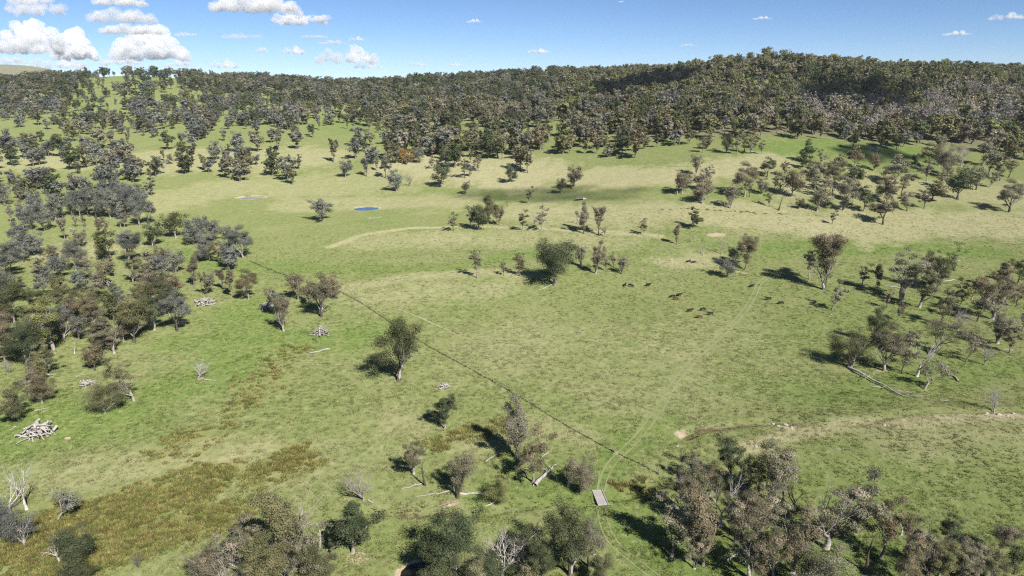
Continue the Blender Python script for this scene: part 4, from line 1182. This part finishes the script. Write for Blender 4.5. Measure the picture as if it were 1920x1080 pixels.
# ------------------------------------------------------------------ rocks
M_ROCK = plain('lichened_granite', (0.44, 0.40, 0.36), 0.9, 0, 0.45, 2.5)
rock_me = []
for i in range(4):
    bm = bmesh.new(); bmesh.ops.create_icosphere(bm, subdivisions=2, radius=1)
    rr = random.Random(i)
    for v in bm.verts:
        n_ = 1 + 0.35 * (vnoise(v.co.x * 1.7 + 9 + i * 5, v.co.y * 1.7 + v.co.z * 2.3 + 20, i) - 0.5) + rr.gauss(0, 0.05)
        v.co *= float(n_); v.co.z *= 0.6
    me = bpy.data.meshes.new('rock'); bm.to_mesh(me); bm.free(); me.materials.append(M_ROCK); rock_me.append(me)
ROCKS = [  # x, y, radius, label
    (1450, 795, .8, 'left pale rock on the dry spur crest'), (1462, 798, .7, 'second pale rock from left on the dry spur crest'), (1474, 796, .9, 'third pale rock from left on the dry spur crest'),
    (1486, 801, .6, 'rightmost of the pale rocks clustered on the dry spur crest'), (1640, 797, .7, 'low pale rock midway along the dry spur'), (1660, 796, .6, 'smaller pale rock midway along the dry spur'),
    (1695, 799, .45, 'lone small rock right of middle on the dry spur'), (1850, 777, .8, 'rock left of the leafless tree on the spur'), (1872, 779, .9, 'rock right under the leafless tree on the spur'),
    (1888, 779, .7, 'rock just right of the leafless tree on the spur'), (1902, 777, .8, 'rightmost rock on the spur crest'), (1268, 838, .5, 'white stone on the grass below the eroded bank'),
    (1360, 835, .6, 'pale stone behind the foreground grove'), (1420, 838, .6, 'pale stone at the top edge of the foreground grove'), (1290, 860, .6, 'grey stone at the left top of the foreground grove'),
    (1797, 490, 1.0, 'white boulder on the green strip at right'), (1575, 466, .4, 'tiny white stone on the green strip right of centre'), (463, 590, .4, 'small pale stone below the tan gums'),
    (1575, 622, .8, 'grey rock left of the dark bushy grove tree'), (1585, 627, .6, 'smaller grey rock left of the dark bushy grove tree'), (1567, 630, .6, 'lowest grey rock beside the dark bushy grove tree'),
    (1355, 430, .7, 'white stone behind the bare sandy patch'), (1468, 397, .8, 'white stone right of the thin snag on the open slope'), (940, 422, .9, 'pale stone on the crest at right of the clump'),
    (1162, 854, .35, 'pale flat stone in the gateway'), (667, 548, .45, 'white stone at the top of the long fence'), (1460, 765, .35, 'white stone in the grass above the spur'),
]
for i, (a, b, r_, lb) in enumerate(ROCKS):
    r_ *= 0.62; a += rl.uniform(-3, 3); b += rl.uniform(-1.5, 1.5)
    P = at(a, b); o = link(bpy.data.objects.new('rock', rock_me[i % 4])); o.location = (P[0], P[1], P[2] + r_ * 0.15)
    o.scale = (r_ * rl.uniform(0.9, 1.4), r_ * rl.uniform(0.8, 1.1), r_ * rl.uniform(0.8, 1.1)); o.rotation_euler = (0, 0, rl.uniform(0, 6.28))
    tag(o, lb, 'rock', 'pale rocks scattered in the pasture')

# ------------------------------------------------------------------ timber bridge
def box_mesh(name, sx, sy, sz, mat, bev=0.0):
    bm = bmesh.new(); bmesh.ops.create_cube(bm, size=1)
    for v in bm.verts: v.co = Vector((v.co.x * sx, v.co.y * sy, v.co.z * sz))
    if bev: bmesh.ops.bevel(bm, geom=list(bm.edges), offset=bev, segments=1, affect='EDGES')
    me = bpy.data.meshes.new(name); bm.to_mesh(me); bm.free(); me.materials.append(mat); return me
M_DECK = plain('silvered_deck_timber', (0.46, 0.43, 0.40), 0.85, 0, 0.35, 2.0)
P0 = np.array(at(1121, 923)); P1 = np.array(at(1129, 945)); mid = (P0 + P1) / 2
dv = P1 - P0; blen = max(6.0, float(np.linalg.norm(dv[:2]))) ; ang = math.atan2(dv[1], dv[0])
root = empty('timber_bridge', (mid[0], mid[1], max(P0[2], P1[2]) - 0.02), ang); tag(root, 'small grey timber bridge over the creek', 'bridge')
bw = 2.3; npl = 10
plank_me = box_mesh('plank', blen, bw / npl - 0.03, 0.08, M_DECK, 0.01)
for k in range(npl):
    o = link(bpy.data.objects.new('plank', plank_me), root); o.location = (rl.gauss(0, 0.04), -bw / 2 + (k + 0.5) * bw / npl, rl.gauss(0, 0.008))
for sgn in (-1, 1):
    o = link(bpy.data.objects.new('kerb_log', box_mesh('kerb_log', blen * 1.02, 0.16, 0.18, M_DECK, 0.03)), root); o.location = (0, sgn * (bw / 2 + 0.0), 0.14)
    o = link(bpy.data.objects.new('bearer', box_mesh('bearer', blen * 0.98, 0.3, 0.35, M_POST, 0.03)), root); o.location = (0, sgn * bw * 0.32, -0.23)
    o = link(bpy.data.objects.new('abutment', box_mesh('abutment', 0.4, bw * 0.92, 0.5, M_POST, 0.03)), root); o.location = (sgn * blen * 0.46, 0, -0.67)
for k in (-1, 0, 1):
    o = link(bpy.data.objects.new('cross_board', box_mesh('cross_board', 0.22, bw * 0.98, 0.05, M_DECK, 0.01)), root); o.location = (k * blen * 0.44, 0, 0.072)

# ------------------------------------------------------------------ cattle
M_BLACK = plain('black_hide', (0.010, 0.009, 0.008), 0.9)
M_RED = plain('red_brown_hide', (0.12, 0.035, 0.018), 0.65)
def skin_mesh(name, verts, edges, radii, mat, root=0):
    m = bpy.data.meshes.new(name); m.from_pydata(verts, edges, []); o = bpy.data.objects.new(name, m); COL.objects.link(o)
    sk = o.modifiers.new('skin', 'SKIN'); sk.use_smooth_shade = True
    for i, r_ in enumerate(radii):
        m.skin_vertices[0].data[i].radius = r_ if isinstance(r_, tuple) else (r_, r_)
    m.skin_vertices[0].data[root].use_root = True
    ss = o.modifiers.new('sub', 'SUBSURF'); ss.levels = 1; ss.render_levels = 1
    dg = bpy.context.evaluated_depsgraph_get(); dg.update()
    me = bpy.data.meshes.new_from_object(o.evaluated_get(dg)); me.name = name
    bpy.data.objects.remove(o); me.materials.clear(); me.materials.append(mat)
    return me
def cow_mesh(name, pose, mat):
    # +X forward; pelvis, mid back, shoulder, neck, poll, muzzle
    if pose == 'lying': zb = 0.42
    else: zb = 1.05
    hd = {'graze': [(1.15, 0, zb - 0.10), (1.42, 0, zb - 0.48), (1.58, 0, zb - 0.82), (1.62, 0, zb - 0.98)],
          'stand': [(1.10, 0, zb + 0.14), (1.32, 0, zb + 0.34), (1.58, 0, zb + 0.22), (1.78, 0, zb + 0.10)],
          'lying': [(1.05, 0, zb + 0.18), (1.22, 0, zb + 0.42), (1.48, 0, zb + 0.32), (1.66, 0, zb + 0.22)]}[pose]
    V = [(-0.70, 0, zb + 0.04), (-0.25, 0, zb - 0.04), (0.30, 0, zb - 0.06), (0.78, 0, zb)] + hd
    Rr = [(0.33, 0.36), (0.40, 0.40), (0.40, 0.42), (0.33, 0.40), (0.22, 0.27), (0.15, 0.17), (0.12, 0.13), (0.085, 0.09)]
    E = [(0, 1), (1, 2), (2, 3), (3, 4), (4, 5), (5, 6), (6, 7)]
    def chain(a, pts, rs):
        for p_, r_ in zip(pts, rs):
            V.append(p_); Rr.append((r_, r_)); E.append((a, len(V) - 1)); a = len(V) - 1
    for s_ in (-1, 1):
        if pose == 'lying':
            chain(3, [(0.80, s_ * 0.26, 0.25), (1.10, s_ * 0.30, 0.12), (0.85, s_ * 0.34, 0.07)], [0.14, 0.08, 0.055])
            chain(0, [(-0.60, s_ * 0.34, 0.25), (-0.15, s_ * 0.46, 0.16), (-0.45, s_ * 0.50, 0.07)], [0.2, 0.09, 0.055])
        else:
            q = 0.10 * s_
            chain(3, [(0.76, s_ * 0.20, 0.72), (0.78 + q, s_ * 0.20, 0.42), (0.76 + q, s_ * 0.20, 0.14), (0.80 + q, s_ * 0.20, 0.03)], [0.15, 0.085, 0.055, 0.07])
            chain(0, [(-0.66, s_ * 0.21, 0.74), (-0.62 - q, s_ * 0.21, 0.55), (-0.80 - q, s_ * 0.21, 0.36), (-0.76 - q, s_ * 0.21, 0.04)], [0.19, 0.12, 0.065, 0.065])
        chain(5, [(hd[1][0] - 0.02, s_ * 0.17, hd[1][2] + 0.05), (hd[1][0] - 0.04, s_ * 0.30, hd[1][2] + 0.02)], [0.05, 0.035])
    chain(0, [(-1.02, 0, zb + 0.14), (-1.10, 0, zb - 0.22), (-1.10, 0, max(0.12, zb - 0.62))], [0.05, 0.03, 0.05])
    return skin_mesh(name, V, E, Rr, mat)
CM = {(p_, c): cow_mesh('cow_' + p_, p_, m_) for p_ in ('graze', 'stand', 'lying') for c, m_ in (('k', M_BLACK), ('r', M_RED))}
COWS = [
    (1172, 537, 'stand', 'k', 1.2, 'leftmost black cow, at the left end of the herd'), (1182, 538, 'graze', 'k', -0.6, 'black cow second from the left end of the herd'),
    (1215, 536.5, 'stand', 'k', 0.1, 'lone black cow between the left pair and the middle trio'), (1261, 558, 'graze', 'k', 3.4, 'left black cow of the tight middle trio'),
    (1272, 556, 'stand', 'k', 0.2, 'right black cow of the tight middle trio'), (1266, 562.5, 'graze', 'r', -0.4, 'red-brown cow in the tight middle trio'),
    (1293, 585, 'stand', 'k', 0.1, 'left black cow of the lower foursome'), (1317, 583, 'graze', 'k', 0.2, 'uppermost black cow of the lower foursome'),
    (1332, 591, 'stand', 'k', 3.2, 'right black cow of the lower foursome'), (1312, 597, 'graze', 'r', 3.0, 'red-brown cow, lowest of the lower foursome'),
    (1408.5, 539, 'stand', 'k', 0.3, 'lone black cow beside the wheel track bend'), (1441, 563, 'stand', 'k', 3.0, 'black cow right of the wheel track, upper of two'),
    (1463, 570.5, 'graze', 'k', 0.1, 'black cow right of the wheel track, lower of two'),
    (1290, 491, 'lying', 'k', 0.3, 'left dark cow lying on the straw-coloured rise'), (1299, 492.5, 'lying', 'k', 0.0, 'right dark cow lying on the straw-coloured rise'),
]
for a, b, p_, c, rz, lb in COWS:
    P = at(a, b); o = link(bpy.data.objects.new('cow', CM[p_, c])); o.location = P; o.rotation_euler = (0, 0, rz)
    s_ = rl.uniform(1.02, 1.14); o.scale = (s_, s_, s_)
    tag(o, lb, 'cow', 'herd of cattle on the pasture')

# ------------------------------------------------------------------ farm ute with stock crate
M_WHITE = plain('white_paint', (0.80, 0.80, 0.80), 0.3, 0, 0.05)
M_GLASS = plain('tinted_glass', (0.02, 0.025, 0.03), 0.08, 0, 0.1)
M_TYRE = plain('tyre_rubber', (0.02, 0.02, 0.02), 0.8)
M_RIM = plain('steel_rim', (0.45, 0.45, 0.45), 0.4, 0.7)
M_TRAY = plain('tray_steel', (0.38, 0.31, 0.25), 0.6, 0.2)
M_LAMP = plain('lamp_lens', (0.75, 0.75, 0.72), 0.15)
P = at(1090, 375)
root = empty('farm_truck', P, R(-4)); tag(root, 'white farm truck with open railed tray, parked on the shaded slope', 'truck')
bm = bmesh.new()
prof_ = [(0.9, 0.55), (3.05, 0.55), (3.15, 0.75), (3.10, 1.05), (2.20, 1.18), (1.75, 1.92), (0.98, 1.95), (0.90, 1.2)]
L_ = [bm.verts.new((x, -0.9, z)) for x, z in prof_]; R_ = [bm.verts.new((x, 0.9, z)) for x, z in prof_]
for v in L_[5:7] + R_[5:7]: v.co.y *= 0.86
bm.faces.new(L_); bm.faces.new(R_[::-1])
for k in range(8): bm.faces.new((L_[k], R_[k], R_[(k + 1) % 8], L_[(k + 1) % 8]))
bmesh.ops.recalc_face_normals(bm, faces=list(bm.faces)); bmesh.ops.bevel(bm, geom=list(bm.edges), offset=0.05, segments=2, affect='EDGES')
me = bpy.data.meshes.new('cab'); bm.to_mesh(me); bm.free(); me.materials.append(M_WHITE)
link(bpy.data.objects.new('cab', me), root)
def quad_part(nm, pts, mat):
    link(bpy.data.objects.new(nm, mesh_from(nm, pts, [(0, 1, 2, 3)], mat)), root)
quad_part('windscreen', [(2.165, -0.74, 1.27), (2.165, 0.74, 1.27), (1.82, 0.68, 1.85), (1.82, -0.68, 1.85)], M_GLASS)
for s_ in (-1, 1):
    quad_part('side_window', [(1.0, s_ * 0.905, 1.25), (2.02, s_ * 0.90, 1.25), (1.70, s_ * 0.81, 1.82), (1.02, s_ * 0.81, 1.82)], M_GLASS)
    o = link(bpy.data.objects.new('headlight', box_mesh('headlight', 0.08, 0.30, 0.16, M_LAMP, 0.02)), root); o.location = (3.13, s_ * 0.62, 0.86)
    o = link(bpy.data.objects.new('mirror', box_mesh('mirror', 0.08, 0.18, 0.2, M_TYRE, 0.02)), root); o.location = (1.95, s_ * 1.02, 1.3)
o = link(bpy.data.objects.new('bull_bar', box_mesh('bull_bar', 0.12, 1.8, 0.28, M_RIM, 0.03)), root); o.location = (3.24, 0, 0.62)
o = link(bpy.data.objects.new('chassis', box_mesh('chassis', 6.2, 0.9, 0.22, M_TYRE, 0.02)), root); o.location = (-0.2, 0, 0.52)
def disc(nm, r_, w_, mat):
    bm = bmesh.new(); bmesh.ops.create_cone(bm, cap_ends=True, segments=18, radius1=r_, radius2=r_, depth=w_, matrix=Matrix.Rotation(math.pi / 2, 4, 'X'))
    bmesh.ops.bevel(bm, geom=[e for e in bm.edges if len(e.link_faces) == 2 and abs(e.calc_face_angle()) > 1], offset=0.03, segments=1, affect='EDGES')
    me = bpy.data.meshes.new(nm); bm.to_mesh(me); bm.free(); me.materials.append(mat); return me
tyre_me, rim_me = disc('tyre', 0.38, 0.26, M_TYRE), disc('rim', 0.2, 0.28, M_RIM)
for wx in (2.45, -1.9):
    for s_ in (-1, 1):
        w_ = link(bpy.data.objects.new('wheel', tyre_me), root); w_.location = (wx, s_ * 0.82, 0.38)
        link(bpy.data.objects.new('rim', rim_me), w_)
o = link(bpy.data.objects.new('tray', box_mesh('tray', 4.1, 2.05, 0.14, M_TRAY, 0.02)), root); o.location = (-1.3, 0, 0.90)
for s_ in (-1, 1):
    for z_ in (1.25, 1.55, 1.85):
        o = link(bpy.data.objects.new('rail', box_mesh('rail', 4.05, 0.05, 0.07, M_TRAY)), root); o.location = (-1.3, s_ * 0.98, z_)
    for k in range(5):
        o = link(bpy.data.objects.new('upright', box_mesh('upright', 0.07, 0.07, 1.0, M_TRAY)), root); o.location = (-3.3 + k * 1.0, s_ * 0.94, 1.45)
for z_ in (1.25, 1.55, 1.85):
    for x_ in (-3.32, 0.72):
        o = link(bpy.data.objects.new('end_rail', box_mesh('end_rail', 0.05, 1.9, 0.07, M_TRAY)), root); o.location = (x_, 0, z_ + 0.035)

# ------------------------------------------------------------------ clouds
def cloud_material():
    m, nt, out = mat_new('cumulus')
    tc = nd(nt, 'ShaderNodeTexCoord').outputs['Object']
    n = noise(nt, 9.0, 4, 0.6, tc)
    dens = mathn(nt, 'MULTIPLY', ramp(nt, n, 0.34, 0.74), nd(nt, 'ShaderNodeObjectInfo').outputs['Alpha'])
    pv = nd(nt, 'ShaderNodeVolumePrincipled')
    pv.inputs['Color'].default_value = (1, 1, 1, 1); pv.inputs['Anisotropy'].default_value = 0.0
    nt.links.new(dens, pv.inputs['Density']); nt.links.new(pv.outputs[0], out.inputs['Volume'])
    return m
M_CLOUD = cloud_material()
def cloud_mesh(seed, flat, n):
    rr = random.Random(seed); bm = bmesh.new()
    for k in range(n):
        x = rr.uniform(-0.40, 0.40); env = (1 - (x / 0.5) ** 2)
        y = rr.uniform(-0.22, 0.22); top = flat * env * (0.5 + 0.5 * rr.random())
        z = rr.uniform(0.0, top); r_ = rr.uniform(0.05, 0.13) * (0.5 + env * 0.5) * (1 if flat > 0.25 else 0.62)
        mt = Matrix.Translation((x, y, z + r_ * 0.35)) @ Matrix.Diagonal((1.25, 1.1, 0.85, 1))
        bmesh.ops.create_icosphere(bm, subdivisions=2, radius=r_, matrix=mt)
    for v in bm.verts:
        if v.co.z < 0: v.co.z *= 0.25
    me = bpy.data.meshes.new('cloud_raw'); bm.to_mesh(me); bm.free()
    o = bpy.data.objects.new('cloud_raw', me); COL.objects.link(o)
    rm = o.modifiers.new('r', 'REMESH'); rm.mode = 'VOXEL'; rm.voxel_size = 0.014
    dg = bpy.context.evaluated_depsgraph_get(); dg.update()
    out = bpy.data.meshes.new_from_object(o.evaluated_get(dg)); out.name = 'cloud'
    bpy.data.objects.remove(o); out.materials.clear(); out.materials.append(M_CLOUD)
    co = np.zeros(len(out.vertices) * 3, np.float32); out.vertices.foreach_get('co', co); co = co.reshape(-1, 3)
    nn = np.zeros_like(co).ravel(); out.vertices.foreach_get('normal', nn); nn = nn.reshape(-1, 3)
    co += nn * ((fbm(co[:, 0] * 14 + co[:, 2] * 9, co[:, 1] * 14 - co[:, 2] * 11, seed, 3) - 0.5) * 0.06)[:, None]
    out.vertices.foreach_set('co', co.ravel()); out.update()
    return out
CL = {'p': [cloud_mesh(1, 0.42, 60), cloud_mesh(2, 0.36, 55)], 'f': [cloud_mesh(3, 0.10, 60), cloud_mesh(4, 0.12, 50)], 's': [cloud_mesh(5, 0.18, 30), cloud_mesh(6, 0.14, 26)], 'o': [cloud_mesh(8, 0.26, 90), cloud_mesh(9, 0.26, 90)]}
def add_cloud(loc, width, hscale, kind, label, thick, rz=0.0, wy=1.0):
    o = link(bpy.data.objects.new('cloud', rl.choice(CL[kind]))); o.location = loc; o.rotation_euler = (0, 0, rz)
    o.scale = (width, width * wy, width * hscale); o.color = (1, 1, 1, thick)
    tag(o, label, 'cloud', 'fair-weather clouds')
CLOUDS = [  # x, y of the base, width in the photograph, height factor, kind, thickness, label
    (62, 101, 118, 1.25, 'p', 1.0, 'tall white cumulus at far left above the hill'), (143, 112, 84, 1.5, 'p', 1.2, 'bright towering cumulus right of the far left one'),
    (285, 112, 150, 0.9, 'p', 1.0, 'broad heaped cumulus above the left hill'), (248, 64, 130, 1.0, 'f', 0.9, 'flat grey-bottomed cloud above the broad cumulus'),
    (72, 28, 120, 1.4, 'f', 0.6, 'greyish flat cloud near the top left corner'), (230, 42, 140, 1.3, 'f', 0.6, 'lilac flat cloud in the upper left'),
    (225, 10, 110, 1.0, 'f', 0.8, 'cloud cut by the top edge at upper left'), (478, 22, 190, 1.1, 'f', 1.1, 'long white cloud at the top edge left of centre'),
    (566, 45, 128, 1.0, 'f', 1.0, 'long pale bar of cloud under the top-edge cloud'), (455, 72, 90, 0.6, 'f', 0.35, 'thin grey streak of cloud left of centre'),
    (652, 118, 140, 1.1, 's', 0.8, 'ragged white cloud bank low over the middle ridge'), (550, 101, 50, 1.4, 's', 0.9, 'small white puff left of the low cloud bank'),
    (420, 127, 62, 1.2, 's', 0.8, 'low white puff over the left ridge'), (20, 120, 90, 0.9, 's', 0.7, 'low cloud bank at the far left edge'),
    (492, 98, 36, 1.6, 's', 0.6, 'little faint puff between the low clouds'), (690, 128, 60, 1.0, 's', 0.6, 'faint low puff right of the low cloud bank'),
    (782, 124, 42, 1.0, 's', 0.5, 'faint small cloud over the centre ridge'), (852, 124, 36, 1.0, 's', 0.6, 'small pale cloud right of the centre ridge cloud'),
    (625, 83, 70, 0.7, 's', 0.5, 'thin pale cloud above the low cloud bank'), (668, 76, 36, 1.0, 's', 0.6, 'tiny bright cloud over the low cloud bank'),
    (890, 42, 34, 1.1, 's', 0.7, 'tiny isolated cloud above the centre'), (1009, 99, 46, 0.8, 's', 1.0, 'small flat cloud alone right of centre'),
    (1430, 36, 42, 0.8, 's', 0.6, 'tiny cloud above the right-hand hill'), (1795, 66, 56, 0.9, 's', 0.7, 'small cloud low at upper right'),
    (60, 8, 90, 1.0, 'f', 0.7, 'grey cloud cut by the top edge at far left'), (350, 68, 50, 0.9, 'f', 0.5, 'small lilac cloud right of the broad cumulus'),
    (590, 70, 60, 0.5, 'f', 0.35, 'thin streak of cloud above the small white puff'), (110, 128, 120, 0.9, 's', 0.8, 'white cloud bank resting on the left hilltop'), (230, 122, 90, 1.2, 's', 0.9, 'low bright cloud between the two big cumulus'),
    (1165, 4, 14, 1.0, 's', 0.6, 'tiny speck of cloud at the top edge'), (1290, 86, 40, 0.6, 's', 0.35, 'faint wisp above the hill shoulder'), (1810, 128, 30, 1.0, 's', 0.6, 'small cloud peeping over the hill at right'),
    (1886, 36, 66, 0.9, 's', 0.5, 'faint cloud in the top right corner'), (340, 125, 70, 1.1, 's', 0.7, 'low puff behind the crest of the left hill'),
]
for a, b, w_, hs, kd, th, lb in CLOUDS:
    sl = slope_at(b); D = (720 - CAM_Z) / max(sl, 0.018)
    D = min(D, 26000.0)
    yc = -(b - 540) / F; t = D / (CP + yc * SP)
    x_ = (a - 960) / F * t; wid = w_ * t / F
    add_cloud((x_, D, CAM_Z + D * sl), wid, hs, kd, lb, th * 24.0 / wid, math.atan2(-x_, D))
# small clouds overhead that throw the shade patches on the slopes
for (a, b), (a2, b2), wy, lb in (((880, 368), (1200, 362), 0.42, 'small cloud overhead shading the slope by the white truck'), ((1590, 292), (1700, 286), 1.3, 'small cloud overhead shading the green clearing'),
                       ((1480, 190), (1700, 200), 3.0, 'small cloud overhead shading the forest at right'), ((1100, 182), (1285, 156), 1.5, 'long cloud overhead shading the gully on the hill at right')):
    A_, B_ = Vector(at(a, b)), Vector(at(a2, b2))
    d_ = B_ - A_; w_ = d_.to_2d().length * 1.15
    add_cloud((A_ + B_) / 2 + SUN_DIR * 900, w_, 0.35, 'o', lb, (14.0 if 'truck' in lb else 60.0) / w_, math.atan2(d_.y, d_.x), wy)
    print('shade cloud', A_, B_, w_)
# ------------------------------------------------------------------ haze
def build_haze():
    x0, x1, y0, y1, z0, z1 = XS[0] - 20, XS[-1] + 20, YS[0] - 20, YS[-1] + 20, float(Z.min()) - 1.5, max(float(Z.max()), 150) + 30
    V = [(x, y, z) for z in (z0, z1) for y in (y0, y1) for x in (x0, x1)]
    Fc = [(0, 2, 3, 1), (4, 5, 7, 6), (0, 1, 5, 4), (2, 6, 7, 3), (0, 4, 6, 2), (1, 3, 7, 5)]
    m, nt, out = mat_new('air')
    pv = nd(nt, 'ShaderNodeVolumePrincipled'); pv.inputs['Color'].default_value = (0.80, 0.88, 1.0, 1); pv.inputs['Density'].default_value = 0.000035; pv.inputs['Anisotropy'].default_value = 0.0
    nt.links.new(pv.outputs[0], out.inputs['Volume'])
    o = link(bpy.data.objects.new('haze', mesh_from('haze', V, Fc, m))); tag(o, 'thin blue summer haze over the valley', kind='stuff')
if HAZE: build_haze()
